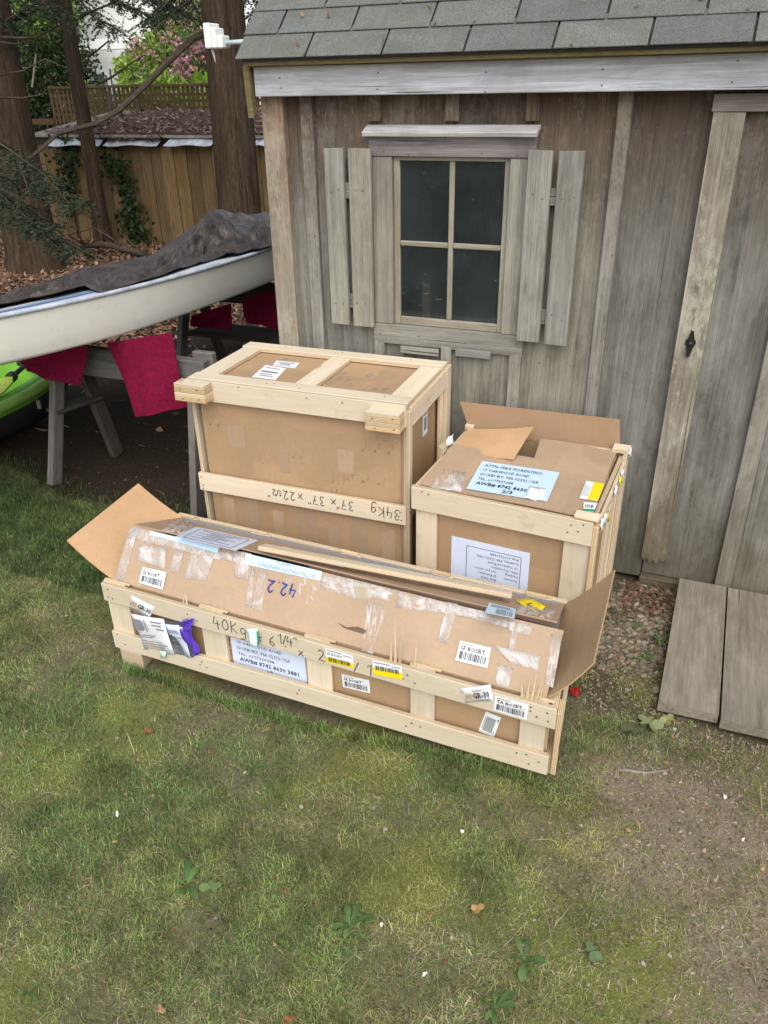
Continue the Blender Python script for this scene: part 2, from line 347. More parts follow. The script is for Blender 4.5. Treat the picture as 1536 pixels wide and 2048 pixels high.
def attr_col(me, arr):
    a = me.attributes.new('Col', 'FLOAT_COLOR', 'POINT'); arr = np.asarray(arr, np.float32)
    a.data.foreach_set('color', np.c_[arr, np.ones(len(arr), np.float32)].ravel())

class Thing:
    """an Empty at the base of a thing; all part geometry is given in world metres"""
    def __init__(s, name, label, cat, loc, group=None):
        s.o = bpy.data.objects.new(name, None); COL.objects.link(s.o); s.loc = np.array(loc, float); s.o.location = loc
        s.o['label'] = label; s.o['category'] = cat; s.o.empty_display_size = .1
        if group: s.o['group'] = group
    def sub(s, name):
        e = bpy.data.objects.new(name, None); COL.objects.link(e); e.parent = s.o; e.empty_display_size = .05
        return Part(e, s.loc)
class Part:
    def __init__(s, o, loc): s.o = o; s.loc = np.array(loc, float)
def put(name, me, mat, parent=None, center=None):
    """link mesh (world coordinates minus center) under parent"""
    o = bpy.data.objects.new(name, me); COL.objects.link(o)
    if mat is not None: me.materials.append(M[mat] if isinstance(mat, str) else mat)
    c = np.zeros(3) if center is None else np.array(center, float)
    if parent is not None:
        o.parent = parent.o; o.location = c-parent.loc
    else: o.location = c
    return Part(o, c)
def tag(p, label, cat, group=None):
    p.o['label'] = label; p.o['category'] = cat
    if group: p.o['group'] = group
    return p
def from_world(name, V, faces, mat, parent=None, smooth=False, g=None, col=None, goff=True):
    V = np.asarray(V, float); c = (V.min(0)+V.max(0))/2
    me = fast_mesh(name, V-c, faces, smooth)
    if g is not None: attr_vec(me, 'g', np.asarray(g)+(rng.random(3)*20 if goff else 0))
    if col is not None: attr_col(me, col)
    return put(name, me, mat, parent, c)

_CB = {}
def cb_template():
    if _CB: return _CB['S'], _CB['K'], _CB['q'], _CB['t']
    S = []; K = []
    for sx in (-1, 1):
        for sy in (-1, 1):
            for sz in (-1, 1):
                for k in range(3): S.append((sx, sy, sz)); K.append([0 if i == k else 1 for i in range(3)])
    # vertex k of a corner lies ON the face of axis k (not chamfered along k)
    def vid(sx, sy, sz, k): return ((sx > 0)*4+(sy > 0)*2+(sz > 0))*3+k
    q = []; t = []
    for k in range(3):
        a, b = [(1, 2), (2, 0), (0, 1)][k]
        for s in (-1, 1):
            ring = []
            for (u, v) in ((-1, -1), (1, -1), (1, 1), (-1, 1)):
                c = [0, 0, 0]; c[k] = s; c[a] = u; c[b] = v; ring.append(vid(*c, k))
            q.append(ring if s > 0 else ring[::-1])
    for k in range(3):
        a, b = [(1, 2), (2, 0), (0, 1)][k]
        for u in (-1, 1):
            for v in (-1, 1):
                c0 = [0, 0, 0]; c0[k] = -1; c0[a] = u; c0[b] = v; c1 = list(c0); c1[k] = 1
                f = [vid(*c0, a), vid(*c1, a), vid(*c1, b), vid(*c0, b)]
                q.append(f if u*v < 0 else f[::-1])
    for sx in (-1, 1):
        for sy in (-1, 1):
            for sz in (-1, 1):
                f = [vid(sx, sy, sz, k) for k in range(3)]; t.append(f if sx*sy*sz > 0 else f[::-1])
    _CB.update(S=np.array(S, float), K=np.array(K, float), q=np.array(q), t=np.array(t))
    return _CB['S'], _CB['K'], _CB['q'], _CB['t']
def slab(name, mat, c, ex, ey, ez, L, W, T, parent=None, ch=.002, wob=0., edge=True):
    """chamfered plank: grain along ex (length L), ey width, ez thickness"""
    S, K, q, t = cb_template(); h = A(L, W, T)/2; ch = min(ch, T*.4, W*.4)
    loc = S*(h-ch*K); g = loc.copy()
    if wob: loc = loc+rng.normal(0, wob, (8, 3)).repeat(3, 0)
    B = np.array([unit(ex), unit(ey), unit(ez)]); P = loc@B
    me = fast_mesh(name, P, [q, t]); attr_vec(me, 'g', g+rng.random(3)*30*A(1, 1, 0))
    if edge: attr_f(me, 'edge', (np.arange(24) % 3 != 2).astype(float))
    return put(name, me, mat, parent, c)
class Frame:
    def __init__(s, o, u=(1, 0, 0), v=(0, 1, 0), w=(0, 0, 1)): s.o = A(*o); s.B = np.array([unit(u), unit(v), unit(w)])
    def p(s, a, b, c): return s.o+A(a, b, c)@s.B
WORLD = Frame((0, 0, 0))
def fbox(name, mat, a, b, c, parent=None, F=WORLD, ch=.002, grain=None, wob=0., thin=None):
    """box spanning a x b x c in the frame; grain along its longest side unless told"""
    d = [abs(a[1]-a[0]), abs(b[1]-b[0]), abs(c[1]-c[0])]; order = sorted(range(3), key=lambda i: -d[i])
    if grain is not None: order.remove(grain); order.insert(0, grain)
    cen = F.p(sum(a)/2, sum(b)/2, sum(c)/2); E3 = F.B[order]
    if np.dot(np.cross(E3[0], E3[1]), E3[2]) < 0: E3 = np.array([E3[0], E3[1], -E3[2]])
    dd = [d[i] for i in order]
    return slab(name, mat, cen, E3[0], E3[1], E3[2], *dd, parent=parent, ch=ch, wob=wob)
def bar(name, mat, p0, p1, W, T, wdir, parent=None, ch=.002):
    p0 = A(*p0); p1 = A(*p1); ex = unit(p1-p0); ez = unit(np.cross(ex, wdir)); ey = np.cross(ez, ex)
    return slab(name, mat, (p0+p1)/2, ex, ey, ez, np.linalg.norm(p1-p0), W, T, parent, ch)
def sheet(name, mat, quad, parent=None, th=.004, n=(1, 1), warp=None, smooth=False):
    """a thin board bent over a quad TL,TR,BR,BL (world); thickness th below it; warp(u,v)->offset along the normal"""
    q = [A(*p) for p in quad]; nu, nv = n
    nor = unit(np.cross(q[3]-q[0], q[1]-q[0])); nor = -nor
    u, v = np.meshgrid(np.linspace(0, 1, nu+1), np.linspace(0, 1, nv+1)); u = u.ravel(); v = v.ravel()
    P = (q[0][None]*((1-u)*(1-v))[:, None]+q[1][None]*(u*(1-v))[:, None]+q[2][None]*(u*v)[:, None]+q[3][None]*((1-u)*v)[:, None])
    if warp is not None: P = P+nor[None]*np.array([warp(a, b) for a, b in zip(u, v)])[:, None]
    N = len(P); V = np.r_[P, P-nor*th]; w = nu+1; f = []
    for j in range(nv):
        for i in range(nu):
            a = j*w+i; f.append((a, a+w, a+w+1, a+1)); f.append((N+a, N+a+1, N+a+w+1, N+a+w))
    for i in range(nu):
        a = i; f.append((a, a+1, N+a+1, N+a)); a = nv*w+i; f.append((a+1, a, N+a, N+a+1))
    for j in range(nv):
        a = j*w; f.append((a+w, a, N+a, N+a+w)); a = j*w+nu; f.append((a, a+w, N+a+w, N+a))
    lu = np.linalg.norm(q[1]-q[0]); lv = np.linalg.norm(q[3]-q[0]); g = np.c_[u*lu, v*lv, u*0]
    return from_world(name, V, np.array(f), mat, parent, smooth, np.r_[g, g])
def poly_prism(name, mat, pts, depth_vec, parent=None):
    P = np.array([A(*p) for p in pts]); n = len(P); V = np.r_[P, P+A(*depth_vec)]
    f = [np.array([list(range(n))]), np.array([list(range(2*n-1, n-1, -1))]), np.array([(i, n+i, n+(i+1) % n, (i+1) % n) for i in range(n)])]
    return from_world(name, V, f, mat, parent, False, V-V[0])
def tube(name, mat, pts, radii, parent=None, seg=8, rough=0., caps=True):
    V, f, g = tube_data(pts, radii, seg, rough)
    n = len(pts)
    fs = [f]
    if caps: fs += [np.array([list(range(seg))[::-1]]), np.array([[(n-1)*seg+i for i in range(seg)]])]
    return from_world(name, V, fs, mat, parent, True, g)
def tube_data(pts, radii, seg=8, rough=0.):
    P = np.array([A(*p) for p in pts]); n = len(P); T = np.gradient(P, axis=0); V = []; g = []; L = 0
    ref = A(0, 0, 1) if abs(unit(P[-1]-P[0])[2]) < .9 else A(1, 0, 0)
    for i in range(n):
        t = unit(T[i]); a = unit(np.cross(t, ref)); b = np.cross(t, a)
        if i: L += np.linalg.norm(P[i]-P[i-1])
        for k in range(seg):
            th = 2*math.pi*k/seg; r = radii[i]*(1+rough*rng.normal())
            V.append(P[i]+r*(math.cos(th)*a+math.sin(th)*b)); g.append((L, k/seg*radii[0]*6.28 if k <= seg/2 else (seg-k)/seg*radii[0]*6.28, 0))
    f = np.array([(i*seg+k, i*seg+(k+1) % seg, (i+1)*seg+(k+1) % seg, (i+1)*seg+k) for i in range(n-1) for k in range(seg)])
    return np.array(V), f, np.array(g)
def quads_at(C, X, Y):
    """one quad per row: centre C, half axes X, Y -> V, F"""
    n = len(C); V = np.stack([C-X-Y, C+X-Y, C+X+Y, C-X+Y], 1).reshape(-1, 3); return V, np.arange(4*n).reshape(n, 4)
def rand_dirs(n):
    d = rng.normal(size=(n, 3)); return d/np.linalg.norm(d, axis=1)[:, None]
def diamond_leaves(C, D, W, bend=None):
    """leaf = 4-point kite folded along its midrib: C base, D length vector, W half-width vector"""
    n = len(C); up = np.cross(D, W); up = up/np.maximum(np.linalg.norm(up, axis=1), 1e-9)[:, None]*np.linalg.norm(W, axis=1)[:, None]*.35
    V = np.stack([C, C+D*.45+W+up, C+D, C+D*.45-W+up], 1).reshape(-1, 3)
    i = np.arange(n)*4; F = np.r_[np.c_[i, i+1, i+2], np.c_[i, i+2, i+3]]; return V, F

# ------------------------------------------------------------------ writing: print and pen strokes
_TX = {}
def text_mesh(s, bold):
    k = (s, bold)
    if k not in _TX:
        cu = bpy.data.curves.new('t', 'FONT'); cu.body = s; cu.size = 1; cu.resolution_u = 1; cu.offset = .018 if bold else 0.
        o = bpy.data.objects.new('t', cu); me = bpy.data.meshes.new_from_object(o)
        V = np.zeros(len(me.vertices)*3, np.float32); me.vertices.foreach_get('co', V); V = V.reshape(-1, 3)
        F = [tuple(p.vertices) for p in me.polygons]
        bpy.data.objects.remove(o); bpy.data.curves.remove(cu); bpy.data.meshes.remove(me); _TX[k] = (V, F)
    return _TX[k]
STROKES = {
 '0': [[(.3, 1), (.08, .75), (.05, .35), (.25, 0), (.5, .2), (.58, .65), (.45, .95), (.28, 1)]], '1': [[(.05, .68), (.32, 1), (.27, 0)]],
 '2': [[(.05, .75), (.25, 1), (.5, .82), (.42, .5), (.05, .03), (.3, .08), (.6, .02)]], '3': [[(.08, .9), (.35, 1), (.5, .78), (.22, .55), (.52, .35), (.38, .02), (.05, .1)]],
 '4': [[(.18, 1), (.02, .4), (.55, .42)], [(.42, .75), (.38, -.1)]], '6': [[(.5, 1), (.15, .6), (.06, .2), (.28, 0), (.5, .2), (.38, .45), (.1, .3)]],
 '7': [[(.03, .95), (.55, .97), (.25, 0)], [(.15, .5), (.48, .52)]], 'K': [[(.08, 1), (.06, 0)], [(.55, .95), (.08, .45), (.58, 0)]],
 'g': [[(.5, .6), (.25, .65), (.08, .35), (.25, .1), (.48, .3), (.52, .6), (.45, -.3), (.2, -.42), (.05, -.25)]], 'x': [[(.05, .6), (.5, .05)], [(.52, .6), (.02, .02)]],
 '/': [[(.45, 1.05), (.0, -.08)]], '"': [[(.12, 1.05), (.06, .8)], [(.3, 1.05), (.25, .8)]], '.': [[(.1, .05), (.14, .0)]], '<': [[(.5, .6), (.05, .3), (.4, .0)]],
 'W': [[(0, 1), (.15, 0), (.32, .7), (.5, 0), (.7, 1)]], 'N': [[(.05, 0), (.07, 1), (.5, .02), (.55, 1)]], 'G': [[(.55, .85), (.3, 1), (.05, .55), (.25, 0), (.55, .15), (.55, .45), (.33, .43)]],
 'U': [[(.05, 1), (.08, .2), (.3, 0), (.5, .25), (.52, 1)]], 's': [[(.4, .6), (.1, .5), (.38, .2), (.05, .02)]], 'M': [[(.03, 0), (.08, 1), (.32, .3), (.58, 1), (.62, 0)]], ' ': []}
class Flat:
    """a patch of surface: TL,TR,BR,BL as its reader sees them (world), with u right, v DOWN in 0..1"""
    def __init__(s, q):
        s.q = [A(*p) for p in q]; s.n = unit(np.cross(s.q[3]-s.q[0], s.q[1]-s.q[0])); s.n = -s.n if s.n@(CAM-s.q[0]) < 0 else s.n
        s.w = np.linalg.norm(s.q[1]-s.q[0]); s.h = np.linalg.norm(s.q[3]-s.q[0])
    def at(s, u, v, off=0.):
        u = np.asarray(u, float); v = np.asarray(v, float)
        q = s.q; r = (np.multiply.outer((1-u)*(1-v), q[0])+np.multiply.outer(u*(1-v), q[1])+np.multiply.outer(u*v, q[2])+np.multiply.outer((1-u)*v, q[3]))
        return r+s.n*off
def grid_patch(fl, u0, u1, v0, v1, off, n=1):
    us = np.linspace(u0, u1, n+1); P = np.r_[fl.at(us, us*0+v0, off), fl.at(us, us*0+v1, off)]
    return P, np.array([(i, i+1, n+2+i, n+1+i) for i in range(n)])
def write_print(fl, lines, parent, mat='ink', off=.0016, name='lettering'):
    Vs = []; Fs = []; k = 0
    for (txt, u, v, h, *o) in lines:          # v = baseline, h = cap height as a share of the patch height
        o = o[0] if o else {}
        V, F = text_mesh(txt, o.get('bold', False)); 
        if not len(V): continue
        sc = h*fl.h/.70; W = V[:, 0].max()*sc/fl.w; kx = 1.
        if 'w' in o: kx = o['w']/W
        x = u+V[:, 0]*sc/fl.w*kx - (W*kx/2 if o.get('c') else 0); y = v-V[:, 1]*sc/fl.h
        Vs.append(fl.at(x, y, off)); Fs += [tuple(i+k for i in f) for f in F]; k += len(V)
    if Vs: return poly_from(name, np.concatenate(Vs), Fs, mat, parent)
def poly_from(name, V, F, mat, parent):
    c = (V.min(0)+V.max(0))/2; me = bpy.data.meshes.new(name); me.from_pydata((V-c).tolist(), [], F); me.shade_flat(); me.update(); return put(name, me, mat, parent, c)
def bars_code(fl, u0, u1, v0, v1, parent, n=26, mat='ink', off=.0016, name='barcode'):
    Vs = []; Fs = []; x = 0; r = random.Random(int(u0*1000)+n)
    ws = [r.choice((1, 1, 2, 3)) for _ in range(2*n)]; tot = sum(ws); k = 0
    for i, w in enumerate(ws):
        if i % 2 == 0:
            P = np.array([fl.at(a, b, off) for a, b in ((u0+(u1-u0)*x/tot, v0), (u0+(u1-u0)*(x+w)/tot, v0), (u0+(u1-u0)*(x+w)/tot, v1), (u0+(u1-u0)*x/tot, v1))])
            Vs.append(P); Fs.append((k, k+1, k+2, k+3)); k += 4
        x += w
    return poly_from(name, np.concatenate(Vs), Fs, mat, parent)
def rules_print(fl, rects, parent, mat='ink_soft', off=.0014, name='printed_rule'):
    Vs = []; Fs = []
    for i, (u0, u1, v0, v1) in enumerate(rects):
        Vs.append(np.array([fl.at(a, b, off) for a, b in ((u0, v0), (u1, v0), (u1, v1), (u0, v1))])); Fs.append(tuple(range(4*i, 4*i+4)))
    return poly_from(name, np.concatenate(Vs), Fs, mat, parent)
def handwrite(fl, items, parent, mat='ink', wid=.0022, off=.0012, name='handwriting'):
    Vs = []; Fs = []; k = 0
    for (txt, u, v, h, *adv) in items:        # u start, v baseline, h height (share of patch)
        x = u; hw = h*fl.h/fl.w
        for ch in txt:
            st = STROKES.get(ch, [])
            for line in st:
                p = np.array(line)+rng.normal(0, .02, (len(line), 2))
                t = np.linspace(0, len(p)-1, 4*(len(p)-1)+1); 
                if len(p) > 3:
                    p = np.c_[np.interp(t, np.arange(len(p)), p[:, 0]), np.interp(t, np.arange(len(p)), p[:, 1])]
                    kk = np.array([.25, .5, .25])
                    for a in (0, 1): q = np.convolve(np.pad(p[:, a], 1, 'edge'), kk, 'valid'); p[:, a] = q
                W3 = fl.at(x+p[:, 0]*hw, v-p[:, 1]*h, off); tg = np.gradient(W3, axis=0); tg /= np.maximum(np.linalg.norm(tg, axis=1), 1e-9)[:, None]
                s = np.cross(tg, fl.n)*wid*.5; m = len(W3); Vs.append(np.r_[W3-s, W3+s])
                Fs += [(k+i, k+i+1, k+m+i+1, k+m+i) for i in range(m-1)]; k += 2*m
            x += (.72 if ch not in '1./"' else .45)*hw*(adv[0] if adv else 1)
    o = poly_from(name, np.concatenate(Vs), Fs, mat, parent); o.o['kind'] = 'stuff'; return o
def label(parent, quad, mat='white_paper', name='shipping_label', th=.0008, curl=0., off=.0006):
    fl = Flat(quad); q = [p+fl.n*off for p in fl.q]
    wv = (lambda u, v: curl*(math.sin(u*5+1)*v*v+.4*math.sin(v*4+u*3))) if curl else None
    if np.dot(np.cross(fl.q[3]-fl.q[0], fl.q[1]-fl.q[0]), fl.n) > 0: q = [q[1], q[0], q[3], q[2]]
    o = sheet(name, mat, q, parent, th, (6, 4) if curl else (1, 1), wv, bool(curl))
    return o, fl

# ================================================================== GROUND
def dirt_mask(x, y):
    strip = sstep(-.3, -.16, x)*sstep(2.1, 2.3, y)
    n = vnoise(x*1.7, y*1.7, 11)*.6+vnoise(x*5, y*5, 12)*.4
    right = sstep(-.42, .12, x+.35*(n-.5)*2*.6)*(.55+.45*np.exp(-((x-.2)/.5)**2-((y-1.85)/.45)**2))
    behind = sstep(2.35, 2.6, y)*sstep(-2.2, -1.7, x)
    return np.clip(np.maximum(np.maximum(right, behind), strip), 0, 1)
def litter_shade_mask(x, y):
    n = vnoise(x*1.3, y*1.3, 21)-.5
    return sstep(2.75, 3.15, y+.25*n+.12*(x+3.2))*sstep(-1.75, -2.05, x)
def moss_mask(x, y):
    return np.clip(1.5*(vnoise(x*2.3, y*2.3, 31)*.6+vnoise(x*6, y*6, 32)*.4)-.42, 0, 1)*(1-litter_shade_mask(x, y))*np.exp(-((y-1)/3.5)**2)
def axis(lo, hi, step, far):
    a = np.arange(lo, hi+1e-6, step); d = step; l = [lo]; h = [hi]
    while h[-1] < far: d *= 1.35; h.append(h[-1]+d); l.append(l[-1]-d)
    return np.r_[np.array(l[:0:-1]), a, np.array(h[1:])]
gxs = axis(-3.6, 1.4, .03, 500); gys = axis(.2, 4.2, .03, 500)
X, Y = np.meshgrid(gxs, gys); Z = ground_z(X, Y); nx = len(gxs)
i, j = np.meshgrid(np.arange(nx-1), np.arange(len(gys)-1)); b = (j*nx+i).ravel()
me = fast_mesh('ground', np.c_[X.ravel(), Y.ravel(), Z.ravel()], np.c_[b, b+1, b+nx+1, b+nx], True)
attr_f(me, 'dirt', dirt_mask(X, Y).ravel()); attr_f(me, 'moss', moss_mask(X, Y).ravel()); attr_f(me, 'litter', litter_shade_mask(X, Y).ravel())
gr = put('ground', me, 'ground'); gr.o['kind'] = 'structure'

# ================================================================== SHED (front wall in the plane y = 3.18)
YW = 3.1793
shed = Thing('garden_shed', 'weathered grey board-and-batten shed with shuttered four-pane window and plank door', 'shed', (-1.83, YW, 0))
ZT = 2.02
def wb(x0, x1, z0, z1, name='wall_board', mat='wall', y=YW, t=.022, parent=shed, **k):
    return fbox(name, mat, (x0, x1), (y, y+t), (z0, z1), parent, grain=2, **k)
BAT = [-1.64, -1.342, -1.025, -.72, -.3977]
edges = [-1.825]+BAT
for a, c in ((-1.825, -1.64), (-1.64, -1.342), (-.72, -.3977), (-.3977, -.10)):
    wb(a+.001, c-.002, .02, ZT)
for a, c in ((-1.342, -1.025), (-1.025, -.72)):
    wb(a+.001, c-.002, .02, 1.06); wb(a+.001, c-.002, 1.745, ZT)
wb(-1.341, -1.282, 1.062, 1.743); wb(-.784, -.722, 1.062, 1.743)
# battens
def batten(xc, z0, z1, w=.05, y=YW, t=.026, parent=shed, mat='batten', name='batten'):
    return fbox(name, mat, (xc-w/2, xc+w/2), (y-t, y-.001), (z0, z1), parent, grain=2, wob=.0012)
batten(-1.64, .03, 1.96, .054); batten(-.3977, .03, 1.96, .05)
for x in (-1.342, -1.025, -.72): batten(x, 1.852, 1.96, .05)
batten(-1.338, .03, .985, .05); batten(-1.03, .03, .985, .046); batten(-.727, .03, .985, .05)
fbox('corner_post', 'corner', (-1.833, -1.734), (YW-.045, YW-.001), (.0, 1.955), shed, grain=2, ch=.004, wob=.002)
# scraps nailed under the sill
fbox('patch_block', 'trim', (-1.235, -1.06), (YW-.034, YW-.021), (.94, .972), shed); fbox('patch_block', 'trim', (-.985, -.83), (YW-.034, YW-.021), (.952, .985), shed)
# eave: fascia, drip board, rake board
fbox('fascia_board', 'fascia', (-1.822, 1.75), (YW-.100, YW-.075), (1.943, 2.046), shed, ch=.003)
fbox('soffit_board', 'wall', (-1.822, 1.75), (YW-.074, YW+.02), (1.975, 1.995), shed)
fbox('drip_board', 'mossy', (-1.832, 1.76), (YW-.150, YW-.02), (2.0475, 2.0695), shed, ch=.003)
ROOF = Frame((0, YW-.17, 2.071), (1, 0, 0), (0, math.cos(math.pi/4), math.sin(math.pi/4)), (0, -math.sin(math.pi/4), math.cos(math.pi/4)))
ROOFL = 1.95
fbox('rake_board', 'mossy', (-1.857, -1.8335), (.06, ROOFL), (-.135, -.012), shed, ROOF, ch=.005, wob=.004)
# gable end scrap hanging below the rake board, ragged
poly_prism('ragged_rake_end', 'mossy', [(-1.858, 3.062, 2.05), (-1.858, 3.10, 2.045), (-1.858, 3.125, 1.97), (-1.858, 3.115, 1.90), (-1.858, 3.075, 1.868), (-1.858, 3.068, 1.93)], (.026, 0, 0), shed)
roof = shed.sub('roof')
fbox('roof_deck', 'felt', (-1.83, 1.76), (.0, ROOFL), (-.016, -.001), roof, ROOF)
EXP = .1155; tabw = .305
for c in range(16):
    v0 = c*EXP-.012; off = (-1.5468 if c % 2 == 0 else -1.5468-.152)+(.0 if c < 2 else rng.normal(0, .006)); k = -2
    while off+k*tabw < 1.76:
        x0 = max(off+k*tabw+.004, -1.846); x1 = min(off+(k+1)*tabw-.004, 1.765); k += 1
        if x1-x0 < .03: continue
        w0 = .0035+.0042; lift = rng.random()*.0015
        # each tab lies on the course below: tilted slightly so its butt edge stands proud
        L = EXP+.03; p0 = ROOF.p((x0+x1)/2, v0+L/2, .0085+lift)
        ey = unit(ROOF.B[1]*L+ROOF.B[2]*(-.008)); ez = np.cross(A(1, 0, 0), ey)
        slab('shingle', 'shingle', p0, A(1, 0, 0), ey, ez, x1-x0, L, .005, roof, .0012)
# back slope, gables, far walls (seen only from the side)
ridge = ROOF.p(0, ROOFL, 0); yb = 2*ridge[1]-(YW-.17); ZR = ridge[2]
RB = Frame((0, yb, 2.071), (1, 0, 0), (0, -math.cos(math.pi/4), math.sin(math.pi/4)), (0, math.sin(math.pi/4), math.cos(math.pi/4)))
fbox('roof_deck', 'shingle', (-1.846, 1.765), (0, ROOFL), (-.016, .012), roof, RB)
YB = yb-.15
for xs in ((-1.827, -1.805), (1.72, 1.742)):
    n = 8
    for k in range(n):
        ya = YW+.023+(YB-YW-.023)*k/n; yc = YW+.023+(YB-YW-.023)*(k+1)/n-.003; ym = (ya+yc)/2
        h = 2.0+min(ya-YW, YB-yc)-.02
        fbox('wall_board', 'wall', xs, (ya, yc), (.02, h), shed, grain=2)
for k in range(12):
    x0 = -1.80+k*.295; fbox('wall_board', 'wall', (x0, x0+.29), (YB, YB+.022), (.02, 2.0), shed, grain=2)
fbox('floor_deck', 'saw_dark', (-1.80, 1.72), (YW+.03, YB-.01), (.0, .03), shed)
# window: casing, sash, muntins, panes
YC = YW-.022
fbox('window_header', 'header', (-1.369, -.697), (YC-.006, YW-.001), (1.7285, 1.822), shed, ch=.002)
cap = Frame((0, YW-.001, 1.8235), (1, 0, 0), (0, -1, -.42), (0, -.42, 1))
fbox('drip_cap', 'fascia', (-1.381, -.690), (0, .062), (0, .018), shed, cap)
fbox('window_casing', 'trim', (-1.358, -1.272), (YC, YW-.001), (1.062, 1.727), shed, grain=2); fbox('window_casing', 'trim', (-.793, -.699), (YC, YW-.001), (1.062, 1.727), shed, grain=2)
fbox('window_sill', 'trim', (-1.364, -.698), (YC-.004, YW-.001), (.975, 1.0605), shed)
win = shed.sub('window')
x0, x1, z0, z1 = -1.271, -.794, 1.0615, 1.727; yS = YW-.006
fbox('sash_stile', 'muntin', (x0, x0+.024), (yS, yS+.03), (z0, z1), win, grain=2); fbox('sash_stile', 'muntin', (x1-.022, x1), (yS, yS+.03), (z0, z1), win, grain=2)
fbox('sash_rail', 'muntin', (x0+.0245, x1-.0225), (yS, yS+.03), (z1-.014, z1), win); fbox('sash_rail', 'muntin', (x0+.0245, x1-.0225), (yS, yS+.03), (z0, z0+.032), win)
xm, zm = -1.028, 1.397
fbox('muntin', 'muntin', (xm-.010, xm+.010), (yS+.003, yS+.03), (z0+.0325, z1-.0145), win, grain=2, ch=.004)
fbox('muntin', 'muntin', (x0+.0245, xm-.0105), (yS+.003, yS+.03), (zm-.010, zm+.010), win, ch=.004); fbox('muntin', 'muntin', (xm+.0105, x1-.0225), (yS+.003, yS+.03), (zm-.010, zm+.010), win, ch=.004)
for (a, c) in ((x0+.0245, xm-.0105), (xm+.0105, x1-.0225)):
    for (d, e) in ((z0+.0325, zm-.0105), (zm+.0105, z1-.0145)):
        V = A(a, yS+.018, d), A(c, yS+.018, d), A(c, yS+.018, e), A(a, yS+.018, e)
        sheet('pane', 'glass', [V[3], V[2], V[1], V[0]], win, .002)
tag(fbox('wooden_stake', 'stake', (-1.165, -1.13), (YW+.045, YW+.07), (.031, 1.235), None, grain=2), 'orange-brown wooden stake standing inside behind the lower window pane', 'stake')
# shutters
def shutter(bx, z0, z1):
    s = shed.sub('shutter')
    for k, (a, c) in enumerate(bx): fbox('shutter_board', 'trim', (a, c), (YW-.062, YW-.041), (z0-.002*k, z1+rng.normal(0, .0015)), s, grain=2, wob=.001)
    for z in (z1-.16, z0+.10): fbox('cleat', 'trim', (bx[0][0]+.01, bx[1][1]-.01), (YW-.040, YW-.0225), (z-.03, z+.03), s)
shutter(((-1.551, -1.466), (-1.445, -1.349)), 1.051, 1.758); shutter(((-.717, -.627), (-.6055, -.5135)), 1.051, 1.758)
# door: stile with latch, boards, battens
door = shed.sub('door')
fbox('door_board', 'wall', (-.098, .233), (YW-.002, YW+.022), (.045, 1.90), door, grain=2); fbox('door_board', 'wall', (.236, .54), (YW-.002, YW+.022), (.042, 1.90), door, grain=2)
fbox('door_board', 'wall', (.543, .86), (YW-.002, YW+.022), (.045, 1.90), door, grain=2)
fbox('door_batten', 'batten', (.205, .266), (YW-.030, YW-.0025), (.047, 1.868), door, grain=2); fbox('door_batten', 'batten', (.512, .572), (YW-.030, YW-.0025), (.047, 1.868), door, grain=2)
PY0, PY1 = YW-.034, YW-.0025
pp = [(-.107, 1.877), (-.006, 1.876), (-.006, .150), (-.018, .135), (-.03, .142), (-.042, .118), (-.055, .135), (-.07, .112), (-.083, .14), (-.095, .125), (-.107, .14)]
poly_prism('door_stile', 'post', [(x, PY0, z) for x, z in pp], (0, PY1-PY0, 0), door)
# fix grain of the stile: g.x must run along z
st = [o for o in door.o.children if o.name.startswith('door_stile')][0].data
v = np.zeros(len(st.vertices)*3, np.float32); st.vertices.foreach_get('co', v); v = v.reshape(-1, 3)
st.attributes['g'].data.foreach_set('vector', np.c_[v[:, 2]+3.3, v[:, 0]+1.7, v[:, 1]].astype(np.float32).ravel())
fbox('door_header', 'header', (-.114, 1.0), (YW-.036, YW-.003), (1.8785, 1.932), shed)
fbox('door_jamb', 'wall', (.862, .96), (YW-.03, YW+.02), (.03, 1.878), shed, grain=2)
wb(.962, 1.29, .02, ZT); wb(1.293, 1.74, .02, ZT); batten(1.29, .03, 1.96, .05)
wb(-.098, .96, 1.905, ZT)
fbox('threshold_beam', 'post', (-.10, .9), (YW-.03, YW+.07), (-.05, .041), shed, ch=.006, wob=.003)
SHED_NAILS = [(xb+dx, z, YW-.027) for xb in (-1.64, -.3977) for z in (.35, .9, 1.4, 1.85) for dx in (-.012, .014)]+[(x_, z, YW-.001) for x_ in (-1.55, -1.45, -.62, -.50, -.28, -.18) for z in (.32, .95, 1.82)]+[(x_, z, YW-.0625) for x_ in (-1.52, -1.49, -1.42, -1.38, -.69, -.65, -.58, -.54) for z in (1.15, 1.60)]+[(x_, z, YW-.029) for x_ in (-1.31, -1.2, -1.05, -.9, -.76) for z in (1.745, 1.80)]+[(x_, 1.02, YW-.027) for x_ in (-1.33, -1.15, -.95, -.73)]+[(x_, z, YW-.101) for x_ in np.arange(-1.7, 1.6, .41) for z in (1.965, 2.02)]
